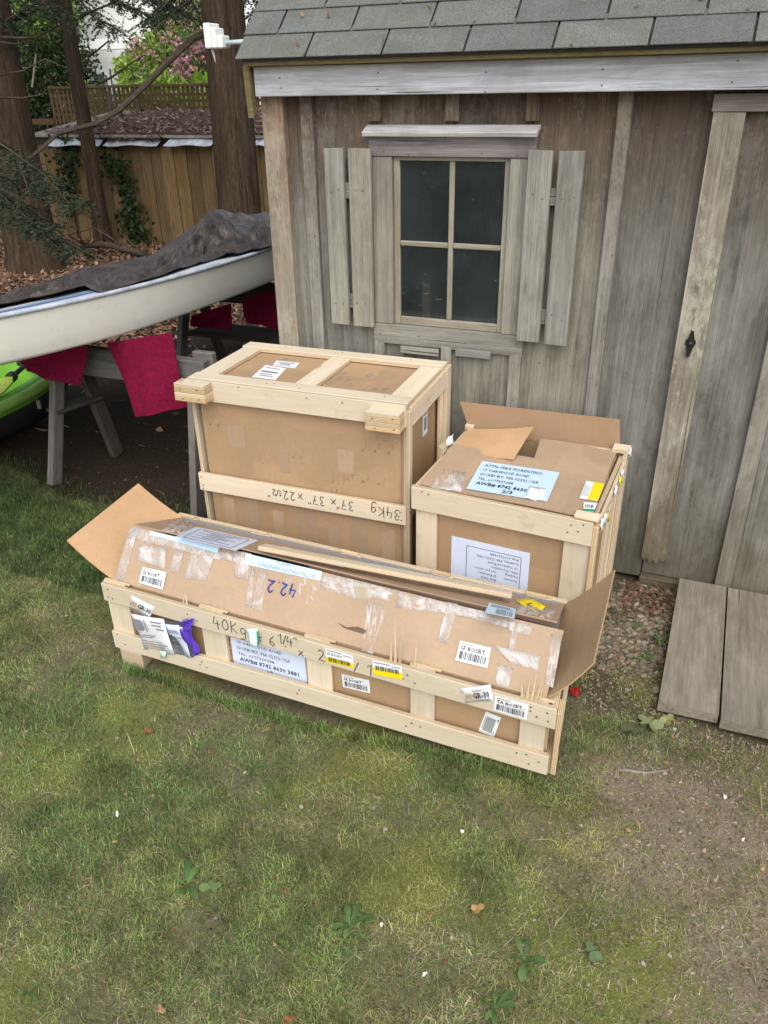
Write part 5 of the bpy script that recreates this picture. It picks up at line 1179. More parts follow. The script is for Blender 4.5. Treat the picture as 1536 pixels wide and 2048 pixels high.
# ================================================================== TREES AND SHRUBS
def trunk_mesh(base, top, r0, r1, n=46, seg=28, flare=.35, ridge=.05, seed=0):
    base = A(*base); top = A(*top); V = []; g = []
    L = np.linalg.norm(top-base); ax = unit(top-base); a = unit(np.cross(ax, A(0, 1, .2))); b2 = np.cross(ax, a)
    for i_ in range(n+1):
        t = (i_/n)**1.4; c = base+(top-base)*t; c = c+a*.05*math.sin(t*9+seed)*t+b2*.04*math.sin(t*7+2*seed)*t
        r = (r0+(r1-r0)*t)*(1+flare*math.exp(-t*L/.35))
        for k in range(seg):
            th = 2*math.pi*k/seg
            rr = r*(1+ridge*(float(vnoise(th*4.2+seed*3, t*L*.9, seed))-.5)*2+flare*.35*math.exp(-t*L/.4)*math.sin(th*4+seed))
            V.append(c+rr*(math.cos(th)*a+math.sin(th)*b2)); g.append((t*L, min(k, seg-k)/seg*6.28*r0, 0))
    return np.array(V), np.array([(i_*seg+k, i_*seg+(k+1) % seg, (i_+1)*seg+(k+1) % seg, (i_+1)*seg+k) for i_ in range(n) for k in range(seg)]), np.array(g)
def col_mix(n, cols, jit=.18):
    cols = np.array(cols, float); w = rng.random((n, 1)); i_ = rng.integers(0, len(cols), n); j_ = rng.integers(0, len(cols), n)
    return (cols[i_]*(1-w)+cols[j_]*w)*(1+rng.normal(0, jit, (n, 1))).clip(.4, 1.7)
def hem_sprays(paths, per_m=34, twig=.30, nl=.034, seed=0):
    """flat drooping conifer sprays along limb paths: returns kite needles"""
    C = []; D = []
    for pts in paths:
        P = np.array(pts, float); seg = np.linalg.norm(np.diff(P, axis=0), axis=1); L = seg.sum(); cum = np.r_[0, np.cumsum(seg)]
        nt = max(3, int(L*per_m)); s = rng.random(nt)**.8*L
        base = np.stack([np.interp(s, cum, P[:, k]) for k in range(3)], 1); dirn = unit(P[-1]-P[0])
        side = np.cross(dirn, A(0, 0, 1)); side = unit(side); sg = rng.choice([-1, 1], nt)
        td = dirn[None]*rng.uniform(.35, .9, (nt, 1))+side[None]*(sg*rng.uniform(.4, 1, nt))[:, None]+A(0, 0, -1)[None]*rng.uniform(.0, .55, (nt, 1)); td /= np.linalg.norm(td, axis=1)[:, None]
        tl = twig*rng.uniform(.4, 1.2, nt)*(1-.5*s/L)
        m = 26
        for k in range(m):
            w = (k+.5)/m; c = base+td*(tl*w)[:, None]+A(0, 0, -1)[None]*(.12*tl*w*w)[:, None]
            nd = td*.6+np.cross(td, A(0, 0, 1))*rng.choice([-1, 1], nt)[:, None]*.8+rng.normal(0, .25, (nt, 3)); nd /= np.linalg.norm(nd, axis=1)[:, None]
            C.append(c); D.append(nd*nl*rng.uniform(.6, 1.3, (nt, 1))*(1-.3*w))
    C = np.concatenate(C); D = np.concatenate(D); W = np.cross(D, rand_dirs(len(C))); W = W/np.maximum(np.linalg.norm(W, axis=1), 1e-6)[:, None]*.006*(nl/.034)
    return diamond_leaves(C, D, W)
HEM = [(.020, .032, .017), (.032, .048, .022), (.045, .060, .032), (.055, .068, .045)]
def limb(p0, d, L, droop, n=9):
    p0 = A(*p0); d = unit(d); return [p0+d*L*t+A(0, 0, -droop*t*t*L) for t in np.linspace(0, 1, n)]
def conifer(name, lab, base, r0, r1, H, limbs, crown_from, seed, crown_n=26, cl=2.2):
    t = Thing(name, lab, 'tree', base); base = A(*base)
    V, f, g = trunk_mesh(base-A(0, 0, .05), base+A(.1, .05, H), r0, r1, seed=seed, seg=30 if r0 > .15 else 16)
    from_world('trunk', V, f, 'bark', t, True, g)
    for pts in limbs: tube('limb', 'twig', pts, list(np.linspace(.03, .012, len(pts))), t, 7)
    paths = []
    for k in range(crown_n):
        z = crown_from+(H-crown_from)*(k+rng.random())/crown_n; th = rng.random()*6.28; L = cl*(1-.75*(z-crown_from)/(H-crown_from+1))*rng.uniform(.7, 1.15)
        pts = limb(base+A(0, 0, z), (math.cos(th), math.sin(th), .12), L, .22); paths.append(pts)
    lv = []; lf_ = []; lg = []; k0 = 0
    for pts in paths:
        V_, F_, G_ = tube_data(pts, list(np.linspace(.035, .008, len(pts))), 5); lv.append(V_); lf_.append(F_+k0); lg.append(G_); k0 += len(V_)
    from_world('crown_limb', np.concatenate(lv), np.concatenate(lf_), 'twig', t, True, np.concatenate(lg))
    V, F = hem_sprays(paths, 17, .55, .075); c = col_mix(len(V)//4, HEM).repeat(4, 0)
    from_world('crown', V, F, 'needle', t, False, None, c); return t, base
bt = dd_ = CAM+ray(478, 419)*9.0
big, bb = conifer('conifer_tree', 'thick straight dark-barked conifer trunk rising between boat and shed', (bt[0], bt[1], 0), .235, .16, 11, [], 3.6, 3, 34, 3.2)
sl = gz(231, 486); sl = A(sl[0]+.1, YO-.45, 0)
slim, sb_ = conifer('conifer_tree', 'slim leaning conifer trunk standing close to the tan plank wall', sl, .105, .07, 9, [], 3.2, 5, 26, 2.2)
lt_ = CAM+ray(8, 300)*9.3
left, lb = conifer('conifer_tree', 'broad conifer trunk with peeling strip before the end of the outbuilding', (lt_[0], lt_[1]+.1, 0), .30, .22, 11, [], 3.4, 8, 34, 3.2)
# the long bare limb sweeping down from the big trunk, with side twigs
def dpt(px, py, D): return CAM+ray(px, py)*D
lp = [dpt(*p, D) for p, D in zip([(440, 62), (415, 65), (385, 78), (340, 120), (300, 160), (270, 190), (235, 222), (190, 248), (150, 258), (115, 268), (80, 300), (40, 330), (0, 352)], np.linspace(8.85, 7.4, 13))]
tube('limb', 'twig', lp, list(np.linspace(.040, .012, 13)), big, 9, .05)
def twigs(parent, specs):
    for pts, D0, D1, r in specs: P = [dpt(*p, D) for p, D in zip(pts, np.linspace(D0, D1, len(pts)))]; tube('twig', 'twig', P, list(np.linspace(r, r*.4, len(P))), parent, 6, .05)
twigs(left, [([(30, 40), (60, 25), (95, 0)], 8.9, 8.3, .02), ([(0, 74), (40, 76), (75, 74), (115, 52), (140, 65), (148, 78)], 8.6, 8.8, .016), ([(0, 84), (30, 88), (75, 80)], 8.6, 8.7, .012), ([(0, 150), (45, 142), (90, 118), (130, 135)], 8.5, 8.2, .013), ([(0, 195), (45, 196), (100, 186)], 8.6, 8.4, .014), ([(115, 52), (112, 38), (118, 20)], 8.6, 8.4, .010)])
twigs(slim, [([(160, 35), (190, 20), (240, 0)], 9.8, 9.3, .02), ([(175, 115), (195, 100), (215, 84), (228, 83)], 9.8, 9.5, .014), ([(205, 165), (230, 150), (260, 128), (290, 110)], 9.7, 9.4, .014)])
twigs(big, [([(405, 55), (395, 25), (385, 0)], 8.9, 8.7, .012), ([(440, 90), (465, 130), (480, 150)], 8.75, 8.7, .006)])
bar('broken_stub', 'twig', dpt(430, 262, 8.7), dpt(446, 252, 8.9), .03, .03, (0, 0, 1), big)
bar('bark_strip', 'muntin', dpt(64, 175, 9.0), dpt(72, 108, 9.0), .012, .02, (1, 0, 0), left)
# drooping sprays in view, hung from limbs
def hang(parent, limbs_px, D0, D1, per=36, twig_=.42, nl=.05, name='hanging_spray'):
    paths = [[dpt(*p, D) for p, D in zip(pts, np.linspace(D0, D1, len(pts)))] for pts in limbs_px]
    V, F = hem_sprays(paths, per, twig_, nl); c = col_mix(len(V)//4, HEM).repeat(4, 0)
    from_world(name, V, F, 'needle', parent, False, None, c)
    for p in paths: tube('twig', 'twig', p, list(np.linspace(.012, .005, len(p))), parent, 5)
hang(left, [[(-60, 250), (20, 300), (90, 350), (150, 420)], [(-60, 320), (10, 350), (80, 380), (170, 400)], [(-80, 300), (-10, 380), (60, 440), (120, 500)], [(-40, 350), (40, 410), (110, 470), (180, 510)], [(0, 290), (40, 330), (60, 390)], [(-60, 420), (30, 440), (110, 450)]], 6.9, 6.3, 30, .36, .045)
hang(left, [[(-30, 60), (50, 20), (110, 10)], [(40, -40), (90, 0), (130, 30)]], 8.6, 8.3, 26, .4, .05)
hang(slim, [[(160, -30), (230, 0), (300, 30)], [(200, -50), (280, -10), (340, 10)], [(150, -20), (180, 30), (240, 60)], [(260, -40), (320, 0), (370, 25)]], 9.5, 8.8, 30, .5, .05)
hang(big, [[(400, -30), (340, 0), (290, 50)], [(430, -40), (380, 0), (340, 30)], [(480, -60), (500, -20), (515, 30)], [(470, -50), (520, -30), (560, 0)]], 8.8, 8.2, 30, .45, .05)
# shrubs
def leaf_cloud(c, r, n, size, wide=.45, shell=.55, lumps=14, seed=0):
    """leaves gathered on lumps so the mass has bright tops, hollows and gaps"""
    c = A(*c); r = A(*r); rs = np.random.default_rng(seed); lc_ = rs.normal(size=(lumps, 3)); lc_ = lc_/np.linalg.norm(lc_, axis=1)[:, None]*rs.uniform(.35, .8, (lumps, 1))
    k = rs.integers(0, lumps, n); d = rand_dirs(n)*rng.uniform(.2, 1, (n, 1))**.5*.42; P = c+(lc_[k]+d)*r; P[:, 2] = np.maximum(P[:, 2], .05)
    D = rand_dirs(n)*.7+d*1.2+A(0, 0, -.25); D = D/np.linalg.norm(D, axis=1)[:, None]*size*rng.uniform(.6, 1.3, (n, 1)); W = np.cross(D, rand_dirs(n)); W = W/np.linalg.norm(W, axis=1)[:, None]*size*wide*.5
    return P, diamond_leaves(P, D, W)
def shrub(name, lab, cat, c, r, n, size, cols, group=None, flowers=None, seed=0, stems=5, tr='leaf', lumps=14):
    t = Thing(name, lab, cat, (c[0], c[1], 0), group)
    for k in range(stems):
        a = rng.random()*6.28; e = A(c[0]+r[0]*.5*math.cos(a), c[1]+r[1]*.5*math.sin(a), c[2]+r[2]*rng.uniform(-.2, .4)); b0 = A(c[0]+.1*math.cos(a), c[1]+.1*math.sin(a), -.05)
        tube('stem', 'twig', [b0, (b0+e)/2+A(0, 0, .1), e], [.035, .025, .01], t, 6)
    P, (V, F) = leaf_cloud(c, r, n, size, lumps=lumps, seed=seed); from_world('foliage', V, F, tr, t, False, None, col_mix(n, cols).repeat(4, 0))
    if flowers:
        nf, fs, fc = flowers; idx = rng.choice(len(P), nf); fw = CAM-P[idx]; fw /= np.linalg.norm(fw, axis=1)[:, None]
        Q = (P[idx]+fw*.12+A(0, 0, .05)).repeat(9, 0)+rng.normal(0, fs*.55, (nf*9, 3)); D = rand_dirs(nf*9)*fs; W = np.cross(D, rand_dirs(nf*9)); W = W/np.linalg.norm(W, axis=1)[:, None]*fs*.4
        V, F = diamond_leaves(Q, D, W); o = from_world('blossom', V, F, 'leaf', t, False, None, col_mix(nf*9, fc, .1).repeat(4, 0)); o.o['kind'] = 'stuff'
    return t
BRI = [(.26, .42, .05), (.36, .52, .08), (.44, .55, .14), (.20, .34, .06)]; MIDG = [(.09, .18, .05), (.16, .26, .075), (.26, .36, .12)]; DRK = [(.014, .03, .012), (.03, .055, .018), (.05, .085, .028)]  # BRI greens lightened to stand in for sunlight beyond the fence
PNK = [(.85, .28, .48), (.82, .38, .56), (.88, .48, .62)]
def at(px, py, Y): return gy(px, py, Y)
p = at(352, 70, 16.5); shrub('flowering_shrub', 'tall rhododendron with pink blossoms behind the lattice fence', 'shrub', (p[0], 16.5, 2.3), (1.15, 1.0, 2.0), 8000, .13, MIDG+BRI, None, (170, .085, PNK), 1, 6)
p = at(405, 90, 15.6); shrub('flowering_shrub', 'rhododendron thick with pink flower clusters beside the big trunk', 'shrub', (p[0], 15.6, 2.1), (.8, .8, 1.3), 4500, .12, MIDG, None, (150, .09, PNK), 2, 5)
p = at(350, 150, 14.2); shrub('leafy_shrub', 'bright yellow-green broad-leaved shrub leaning over the lattice fence', 'shrub', (p[0], 14.0, 1.55), (1.25, .6, .72), 3000, .19, BRI, None, None, 3, 5)
p = at(258, 115, 14.4); shrub('leafy_shrub', 'small lime-leaved sapling beside the thin stakes', 'shrub', (p[0], 14.3, 2.0), (.35, .35, .7), 500, .17, BRI, None, None, 4, 3, lumps=5)
p = at(200, 155, 14.6); shrub('leafy_shrub', 'small rounded green bush below the white house porch', 'shrub', (p[0], 14.6, 1.7), (.5, .4, .6), 1800, .09, MIDG, None, None, 5, 4)
p = at(95, 120, 14.8); shrub('evergreen_shrub', 'dark dense evergreen shrub between the two conifer trunks', 'shrub', (p[0], 14.8, 1.9), (1.35, .8, 1.9), 9000, .11, DRK+[(.09, .13, .03)], None, None, 6, 6, lumps=22)
p = at(20, 60, 15.6); shrub('evergreen_shrub', 'dark evergreen shrub behind the broad conifer trunk', 'shrub', (p[0], 15.6, 2.2), (1.3, .8, 2.2), 6000, .12, DRK, None, None, 7, 6)
for k, (px_, Y_, rx, zc, rz, lab) in enumerate(((95, 19.5, 1.3, 4.6, 2.2, 'pale green tree crown above the dark evergreen shrub'), (330, 24.5, 1.8, 4.6, 3.2, 'light green tree behind the tall rhododendron'), (430, 23.5, 2.2, 4.2, 3.4, 'sunlit green tree behind the thick conifer trunk'), (520, 22., 2.0, 3.6, 2.8, 'light green tree glimpsed beside the shed roof edge'))):
    p = at(px_, 60, Y_); shrub('background_tree', lab, 'tree', (p[0], Y_, zc), (rx, 1.4, rz), 5200, .20, BRI+MIDG, 'trees beyond the lattice fence', None, 20+k, 6)
# ivy on the outbuilding wall
def ivy(px_pts, n, lab, seed):
    P = []
    for (px_, py_, w) in px_pts:
        for _ in range(n): P.append(gy(px_+rng.normal(0, w), py_+rng.normal(0, 16), YO-.03)+A(0, -rng.random()*.12, 0))
    P = np.array(P); P[:, 2] = np.maximum(P[:, 2], .03); m = len(P); D = rand_dirs(m)*A(1, .5, 1)+A(0, -.4, -.5); D = D/np.linalg.norm(D, axis=1)[:, None]*.085; W = np.cross(D, rand_dirs(m)); W = W/np.linalg.norm(W, axis=1)[:, None]*.034
    V, F = diamond_leaves(P, D, W); t = Thing('ivy', lab, 'ivy', (P[:, 0].mean(), YO-.05, 0)); from_world('foliage', V, F, 'leaf', t, False, None, col_mix(m, DRK+[(.05, .085, .025)]).repeat(4, 0))
    tube('stem', 'twig', [gy(*px_pts[-1][:2], YO-.03)*A(1, 1, 0), *[gy(*q_[:2], YO-.03) for q_ in px_pts[::-1]]], [.015]+[.01]*len(px_pts), t, 5)
ivy([(140, 290, 16), (142, 325, 12), (140, 360, 9), (143, 400, 7)], 75, 'dark ivy hanging down the tan wall by the slim trunk', 1)
ivy([(222, 320, 10), (245, 345, 11), (258, 375, 10), (262, 420, 11), (275, 450, 14), (285, 478, 14)], 60, 'dark ivy trail climbing the tan wall from the ground', 2)
lg = Thing('fallen_branch', 'old fallen branch lying in leaf litter against the tan wall', 'branch', gz(235, 500, 0))
P_ = [gz(170, 492, .10), gz(210, 488, .14), gz(250, 497, .12), gz(300, 512, .06)]; tube('limb', 'twig', P_, [.03, .045, .05, .03], lg, 7, .06)
for k in range(5): a = P_[k % 4]; tube('twig', 'twig', [a, a+A(rng.normal(0, .15), -.1, .15), a+A(rng.normal(0, .3), -.15, .28)], [.012, .009, .004], lg, 5)

# ================================================================== GROUND COVER
def fill(n, x0, x1, y0, y1, dens):
    x = rng.uniform(x0, x1, n); y = rng.uniform(y0, y1, n); k = rng.random(n) < dens(x, y); return x[k], y[k]
def foot_free(x, y):
    def inside(F, L, D, m=0.): 
        d = np.c_[x, y]-F.o[:2]; B = F.B[:2, :2]; uv = d@np.linalg.inv(B); return (uv[:, 0] > -m) & (uv[:, 0] < L+m) & (uv[:, 1] > -m) & (uv[:, 1] < D+m)
    return ~(inside(FL, LL, LD, -.01) | inside(FB, BW, BD) | inside(FS, SW, SD)) & ~((x > .05) & (y > 2.29)) & (y < YW-.01+100*(x < -1.84))
def in_view(x, y, m=.25):
    # keep what the photograph's surroundings could show, with a margin for a step aside
    P = np.c_[x, y, np.zeros_like(x)]-CAM; d = P@FW; u = (P@RT)/d*F_PX; v = (P@UP)/d*F_PX
    return (d > .2) & (np.abs(u) < 768*(1+m*2.4)) & (np.abs(v) < 1024*(1+m))
def grass_d(x, y):
    n1 = vnoise(x*3.1, y*3.1, 51)*.55+vnoise(x*8, y*8, 52)*.45
    d = (1-.88*dirt_mask(x, y))*(1-sstep(.25, .6, litter_shade_mask(x, y)))
    return np.clip(d*(.25+1.35*sstep(.25, .7, n1)), 0, 1)*foot_free(x, y)*in_view(x, y)
def blades(x, y, hgt, wid, cols, flat=.5, jit=.25, lean=(0., 0.)):
    n = len(x); z = ground_z(x, y); P = np.c_[x, y, z-.003]; th = rng.random(n)*6.283; fl_ = np.abs(rng.normal(flat, .3, n)).clip(0, 1.6)
    h = hgt*rng.uniform(.45, 1.35, n); d = np.c_[np.cos(th)*np.sin(fl_), np.sin(th)*np.sin(fl_), np.cos(fl_)]
    d2 = d.copy(); d2[:, 2] -= rng.uniform(.1, .9, n); d2 += np.c_[np.cos(th), np.sin(th), np.zeros(n)]*.3
    s = np.c_[-np.sin(th+rng.normal(0, .5, n)), np.cos(th), np.zeros(n)]*(wid*rng.uniform(.6, 1.3, n))[:, None]
    m = P+d*(h*.55)[:, None]; tip = m+d2*(h*.5)[:, None]; tip[:, 2] = np.maximum(tip[:, 2], z+.002)
    V = np.stack([P-s, P+s, m+s*.75, m-s*.75, tip], 1).reshape(-1, 3); i_ = np.arange(n)*5
    c = col_mix(n, cols, jit); yw = (sstep(.42, .72, vnoise(x*3.7, y*3.7, 101)*.7+vnoise(x*11, y*11, 103)*.3)*(.16+.26*sstep(-1.3, -.3, x)))[:, None]; c = c*(1-yw)+np.array([.33, .31, .09])*yw*(c.mean(1, keepdims=True)/.17).clip(.6, 1.5); c = c*(.62+.8*vnoise(x*15, y*15, 102))[:, None]; C = np.stack([c*.75, c*.75, c, c, c*1.1], 1).reshape(-1, 3)
    return V, [np.c_[i_, i_+1, i_+2, i_+3], np.c_[i_+3, i_+2, i_+4]], C
GA = [(.135, .23, .065), (.185, .285, .09), (.25, .345, .12), (.115, .19, .065)]; GB = [(.34, .34, .09), (.28, .30, .085)]; ST = [(.42, .36, .23), (.52, .46, .31), (.32, .26, .16)]
def stuff(name, parts, mat):
    Vs = []; Fs = [[], []]; Cs = []; k = 0
    for V, F, C in parts:
        Vs.append(V); Cs.append(C)
        for q_, f_ in enumerate(F): Fs[q_].append(f_+k)
        k += len(V)
    o = from_world(name, np.concatenate(Vs), [np.concatenate(f_) for f_ in Fs if f_], mat, None, False, None, np.concatenate(Cs)); o.o['kind'] = 'stuff'; return o
def cl(s, lo, hi): return lambda x, y: grass_d(x, y)*sstep(lo, hi, vnoise(x*2.6, y*2.6, s)*.6+vnoise(x*7, y*7, s+1)*.4)
bl = []
x, y = fill(620000, -3.6, 1.2, .35, 3.2, grass_d); bl.append(blades(x, y, .019, .0010, GA+GB+ST[:1], .65, .32))
x, y = fill(330000, -3.6, 1.2, .35, 3.2, cl(61, .42, .68)); bl.append(blades(x, y, .029, .0014, GA, .5))
x, y = fill(260000, -3.6, 1.2, .35, 3.2, cl(71, .34, .6)); bl.append(blades(x, y, .028, .0010, ST+GB[:1], 1.1, .3))
x, y = fill(150000, -3.6, 1.2, .35, 3.2, lambda x, y: moss_mask(x, y)*foot_free(x, y)*in_view(x, y)*.8); bl.append(blades(x, y, .012, .0012, [(.17, .20, .045), (.23, .245, .07), (.13, .165, .045)], .7))
x, y = fill(9000, -3.6, 1.2, .35, 3.2, lambda x, y: (grass_d(x, y)+.12*foot_free(x, y))*in_view(x, y)*.5); bl.append(blades(x, y, .075, .0011, ST+GB, 1.25))
x, y = fill(40000, -4.4, -2.0, 2.2, 3.3, lambda x, y: (1-litter_shade_mask(x, y))*.8*foot_free(x, y)); bl.append(blades(x, y, .05, .0016, [(.05, .10, .03), (.08, .14, .04)], .4))  # dark greens paint the tree's shade on the lawn's left
stuff('lawn_grass', bl, 'grass')
# tufts hugging the crate foot
tf = []
for k in range(260):
    u = rng.random()*LL; p = FL.p(u, -.012-abs(rng.normal(0, .02)), 0); m = 9; tf.append(blades(p[0]+rng.normal(0, .012, m), p[1]+rng.normal(0, .006, m), .05, .0014, GA, .3))
stuff('grass_tufts', tf, 'grass')
# soil crumbs, small pebbles and bark bits on the bare ground
def blobs(name, x, y, r, cols, mat, squash=.6, jit=.25, lift=.3, kind='stuff'):
    ico = np.array([(0, 0, 1), (.894, 0, .447), (.276, .851, .447), (-.724, .526, .447), (-.724, -.526, .447), (.276, -.851, .447), (.724, .526, -.447), (-.276, .851, -.447), (-.894, 0, -.447), (-.276, -.851, -.447), (.724, -.526, -.447), (0, 0, -1)])
    f = np.array([(0, 1, 2), (0, 2, 3), (0, 3, 4), (0, 4, 5), (0, 5, 1), (1, 6, 2), (2, 7, 3), (3, 8, 4), (4, 9, 5), (5, 10, 1), (6, 7, 2), (7, 8, 3), (8, 9, 4), (9, 10, 5), (10, 6, 1), (11, 7, 6), (11, 8, 7), (11, 9, 8), (11, 10, 9), (11, 6, 10)])
    n = len(x); th = rng.random(n)*6.28; sx = rng.uniform(.7, 1.35, n); V = ico[None]*(1+rng.normal(0, .16, (n, 12, 1)))*np.stack([sx, 1/sx, np.full(n, squash)*rng.uniform(.7, 1.2, n)], 1)[:, None]*np.asarray(r)[:, None, None]
    c, s = np.cos(th)[:, None], np.sin(th)[:, None]; V = np.stack([V[..., 0]*c-V[..., 1]*s, V[..., 0]*s+V[..., 1]*c, V[..., 2]], 2)
    V += np.stack([x, y, ground_z(x, y)+lift*np.asarray(r)*squash], 1)[:, None]
    F = (f[None]+12*np.arange(n)[:, None, None]).reshape(-1, 3); C = col_mix(n, cols, jit).repeat(12, 0)
    o = from_world(name, V.reshape(-1, 3), F, mat, None, False, None, C); o.o['kind'] = kind; return o
x, y = fill(26000, -.7, 1.1, .8, 3.1, lambda x, y: dirt_mask(x, y)*.9*foot_free(x, y)*in_view(x, y)); blobs('soil_crumbs', x, y, rng.uniform(.002, .0055, len(x)), [(.25, .19, .145), (.19, .15, .11), (.31, .25, .195), (.15, .12, .09)], 'stone')
x, y = fill(2600, -2.6, 1.1, .5, 3.1, lambda x, y: (.25+.6*dirt_mask(x, y))*foot_free(x, y)*in_view(x, y)); blobs('pebbles', x, y, rng.uniform(.003, .008, len(x)), [(.30, .25, .20), (.38, .34, .30), (.25, .13, .08), (.16, .13, .10)], 'stone')
def grav_d(x, y):
    n = vnoise(x*6, y*6, 81); return sstep(-.26, -.17, x+.1*(n-.5))*sstep(.075, .03, x)*sstep(2.28, 2.48, y+.3*(n-.5))*(y < YW-.02)
x, y = fill(5200, -.3, .1, 2.2, 3.16, lambda x, y: grav_d(x, y)*(.25+.75*sstep(2.4, 2.75, y+.3*(vnoise(x*9, y*9, 83)-.5)))); blobs('gravel', x, y, .005+.010*rng.random(len(x))**2.2, [(.19, .16, .115), (.27, .235, .175), (.12, .10, .07), (.21, .145, .09), (.16, .15, .13)], 'stone', .75, .3, .45)
# leaf litter under boat and trees
def litter(n, x0, x1, y0, y1, dens, size, cols, name):
    x, y = fill(n, x0, x1, y0, y1, dens); m = len(x); P = np.c_[x, y, ground_z(x, y)+rng.random(m)*.03]; D = rand_dirs(m)*A(1, 1, .45); D = D/np.linalg.norm(D, axis=1)[:, None]*(size*rng.uniform(.5, 1.3, m))[:, None]; W = np.cross(D, A(0, 0, 1)+rng.normal(0, .35, (m, 3))); W = W/np.linalg.norm(W, axis=1)[:, None]*(size*.3*rng.uniform(.5, 1.2, m))[:, None]
    V, F = diamond_leaves(P, D, W); o = from_world(name, V, F, 'dead', None, False, None, col_mix(m, cols, .3).repeat(4, 0)); o.o['kind'] = 'stuff'
LC = [(.20, .105, .06), (.27, .16, .10), (.13, .075, .05), (.32, .21, .14)]
litter(46000, -12, -1.9, 3.6, 9.8, lambda x, y: (.04+.96*sstep(4.6, 5.8, y))*sstep(.3, .7, .35+vnoise(x*1.2, y*1.2, 91))*sstep(-.25, .2, -.58*y*1.0-x+.55*0+.2), .085, LC, 'leaf_litter')
litter(2600, -4.5, -1.95, 2.9, 4.6, lambda x, y: .3*litter_shade_mask(x, y), .018, [(.10, .065, .045), (.05, .038, .03), (.16, .11, .075)], 'leaf_crumbs')
litter(900, -2.4, .7, .7, 2.9, lambda x, y: .30*foot_free(x, y), .018, [(.30, .13, .06), (.40, .25, .13), (.22, .12, .07)], 'dry_leaf_bits')
litter(520, -.16, .06, 2.78, 3.14, lambda x, y: sstep(2.75, 3.1, y+.4*(vnoise(x*20, y*20, 5)-.5)), .03, [(.17, .085, .05), (.10, .06, .04), (.22, .13, .08)], 'needle_drift')

# ---------------- individual small things on the lawn
leafm = {}
def weed(px, size, nl, lab, seed, cols=None, rise=.35):
    size *= .55
    b0 = gz(*px, .0); b0 = gz(*px, float(ground_z(b0[0], b0[1]))); r = random.Random(seed); t = Thing('weed_plant', lab, 'weed', b0, 'broad-leaved weeds in the lawn')
    for k in range(nl):
        th = 2*math.pi*k/nl+r.uniform(-.7, .7); L = size*r.uniform(.45, 1.3); w = L*r.uniform(.11, .19); d = A(math.cos(th), math.sin(th), 0); s = A(-d[1], d[0], 0); V = []
        for j_, (u, ww) in enumerate(((0, .12), (.25, .35), (.5, .85), (.72, 1.), (.9, .6), (1., .05))):
            c = b0+d*L*u+A(0, 0, .006+L*rise*math.sin(u*2.4)*.8); 
            for e in (-1, 0, 1): V.append(c+s*e*w*ww*(1+.1*r.uniform(-1, 1))+A(0, 0, abs(e)*w*.25*ww))
        f = np.array([(3*j_+e, 3*j_+e+1, 3*j_+e+4, 3*j_+e+3) for j_ in range(5) for e in (0, 1)])
        c = np.array(r.choice(cols or [(.10, .19, .06), (.13, .22, .075), (.15, .25, .08)]))*r.uniform(.8, 1.2)
        from_world('leaf', np.array(V), f, 'leaf', t, True, None, np.tile(c, (18, 1)))
for k, (px, sz_, nl, lab) in enumerate((((505, 1540), .075, 6, 'broad-leaved weed in the lawn before the middle of the long crate'), ((375, 1775), .10, 6, 'straggly broad-leaved weed beside a lobed fallen leaf'), ((700, 1855), .095, 7, 'star-shaped rosette weed with paddle leaves in mossy grass'), ((705, 1568), .05, 4, 'tiny two-leaved weed near a dry grass clump'), ((1000, 1632), .06, 6, 'low weed in yellow moss off the crate corner'), ((1048, 1925), .09, 7, 'leafy weed cluster in mossy grass at the edge of the bare soil'), ((988, 2020), .085, 6, 'leafy weed growing just below the leafy weed cluster'), ((90, 1632), .07, 5, 'weed with narrow leaves near the white wood chip'), ((60, 1985), .06, 4, 'small round-leaved weed in dark grass'), ((1420, 1700), .03, 4, 'tiny grass-like weed on the pale bare soil'), ((1318, 1290), .07, 9, 'green weed clump in gravel against the ramp plank'), ((1290, 1325), .07, 9, 'green weed clump sprouting among the gravel stones'), ((1272, 1260), .05, 6, 'small green sprig among gravel by the shed sill'))):
    weed(px, sz_, nl, lab, k, None, .35 if k < 9 else .9)
def chip(px, L, w, th, mat, lab, cat, ang, name):
    b0 = gz(*px); z = float(ground_z(b0[0], b0[1])); b0 = gz(*px, z+.012); d = A(math.cos(ang), math.sin(ang), .12); e = A(-d[1], d[0], .1); n = 9
    top = [b0+d*L*.38*math.cos(2*math.pi*k/n)*rng.uniform(.7, 1.15)+e*w*.45*math.sin(2*math.pi*k/n)*rng.uniform(.5, 1.2)+A(0, 0, rng.normal(0, .0015)) for k in range(n)]
    tag(poly_prism(name, mat, top, (0, 0, -th)), lab, cat)
M['bone'] = plain('bleached_chip', (.80, .78, .72), .6, .1)
chip((234, 1628), .038, .010, .005, 'bone', 'white split wood chip lying in the lawn by a narrow-leaved weed', 'wood chip', 2.2, 'wood_chip'); chip((850, 1946), .020, .008, .004, 'bone', 'small curved white wood chip in mossy grass', 'wood chip', .9, 'wood_chip')
chip((925, 1662), .014, .010, .005, 'bone', 'white wood fleck in yellow moss near the crate corner', 'wood chip', .2, 'wood_chip'); chip((1450, 1592), .013, .012, .006, 'bone', 'white wood fleck on soil below the ramp planks', 'wood chip', 1.2, 'wood_chip')
chip((1487, 1678), .012, .008, .005, 'bone', 'white wood fleck beside a grass tuft on bare soil', 'wood chip', .6, 'wood_chip'); chip((763, 1848), .016, .009, .004, 'bone', 'white wood fleck next to the star-shaped rosette weed', 'wood chip', 1.9, 'wood_chip')
chip((1077, 1412), .012, .010, .006, 'bone', 'white crumb on dark soil beyond the crate end', 'wood chip', .1, 'wood_chip')
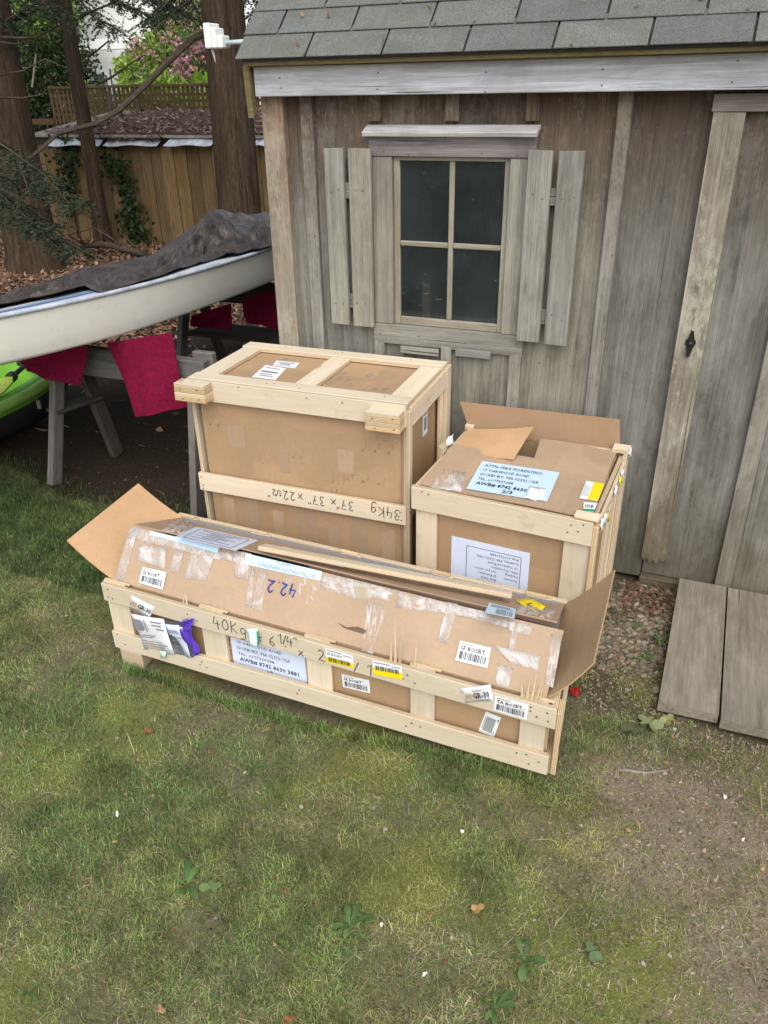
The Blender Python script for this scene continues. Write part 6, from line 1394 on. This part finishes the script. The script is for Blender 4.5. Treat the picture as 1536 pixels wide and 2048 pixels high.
def fallen(px, size, col, lab, z0=None, ang=0., lobes=5):
    b0 = gz(*px); z = float(ground_z(b0[0], b0[1]))+.014 if z0 is None else z0; b0 = gz(*px, z); V = [b0+A(0, 0, .004)]; n = lobes*4
    for k in range(n):
        th = 2*math.pi*k/n; r = size*(.55+.45*abs(math.cos(th*lobes/2)))*(.55+.45*abs(math.cos(th))); V.append(b0+A(r*math.cos(th+ang), r*math.sin(th+ang), .25*size*abs(math.sin(th))+.1*size*math.cos(3*th)))
    f = np.array([(0, 1+k, 1+(k+1) % n) for k in range(n)]); tag(from_world('fallen_leaf', np.array(V), f, 'dead', None, False, None, np.tile(np.array(col)*1., (n+1, 1))), lab, 'leaf', 'fallen leaves on the ground')
fallen((1497, 1284), .026, (.42, .17, .05), 'curled orange leaf lying on a ramp plank', .045, .5, 3)
fallen((420, 1778), .035, (.14, .20, .07), 'lobed olive leaf lying beside the straggly weed', None, .8, 5); fallen((1185, 1905), .03, (.13, .19, .09), 'lobed grey-green leaf on the edge of the bare soil', None, 2.2, 5)
fallen((1300, 1448), .05, (.22, .25, .12), 'large lobed oak leaf by the end of the ramp planks', None, 2.6, 5); fallen((1335, 1440), .035, (.28, .30, .13), 'pale lobed oak leaf touching the ramp plank end', None, 1.2, 5); fallen((1262, 1462), .04, (.09, .10, .05), 'dark lobed leaf on soil short of the ramp', None, .3, 5)
fallen((295, 1462), .02, (.30, .11, .05), 'small rust-red leaf in the lawn below the left crate foot', None, .2, 3); fallen((955, 1818), .022, (.40, .26, .10), 'small tan leaf in lawn before the bare soil', None, .9, 3)
fallen((320, 2020), .016, (.38, .24, .13), 'small tan leaf in dark foreground grass', None, 0, 3); fallen((578, 2040), .016, (.30, .11, .05), 'small rusty leaf low in the foreground grass', None, .6, 3)
tag(tube('fallen_twig', 'slab', [gz(1205, 1548, .02), gz(1250, 1540, .03), gz(1290, 1546, .025), gz(1335, 1540, .02)], [.006, .007, .006, .003], None, 6, .1), 'pale bark-stripped twig lying on bare soil off the crate corner', 'twig')
tag(tube('fallen_twig', 'twig', [gz(857, 1663, .02), gz(875, 1668, .025), gz(892, 1674, .02)], [.003, .0025, .0015], None, 5), 'short thin twig lying in moss off the crate corner', 'twig')
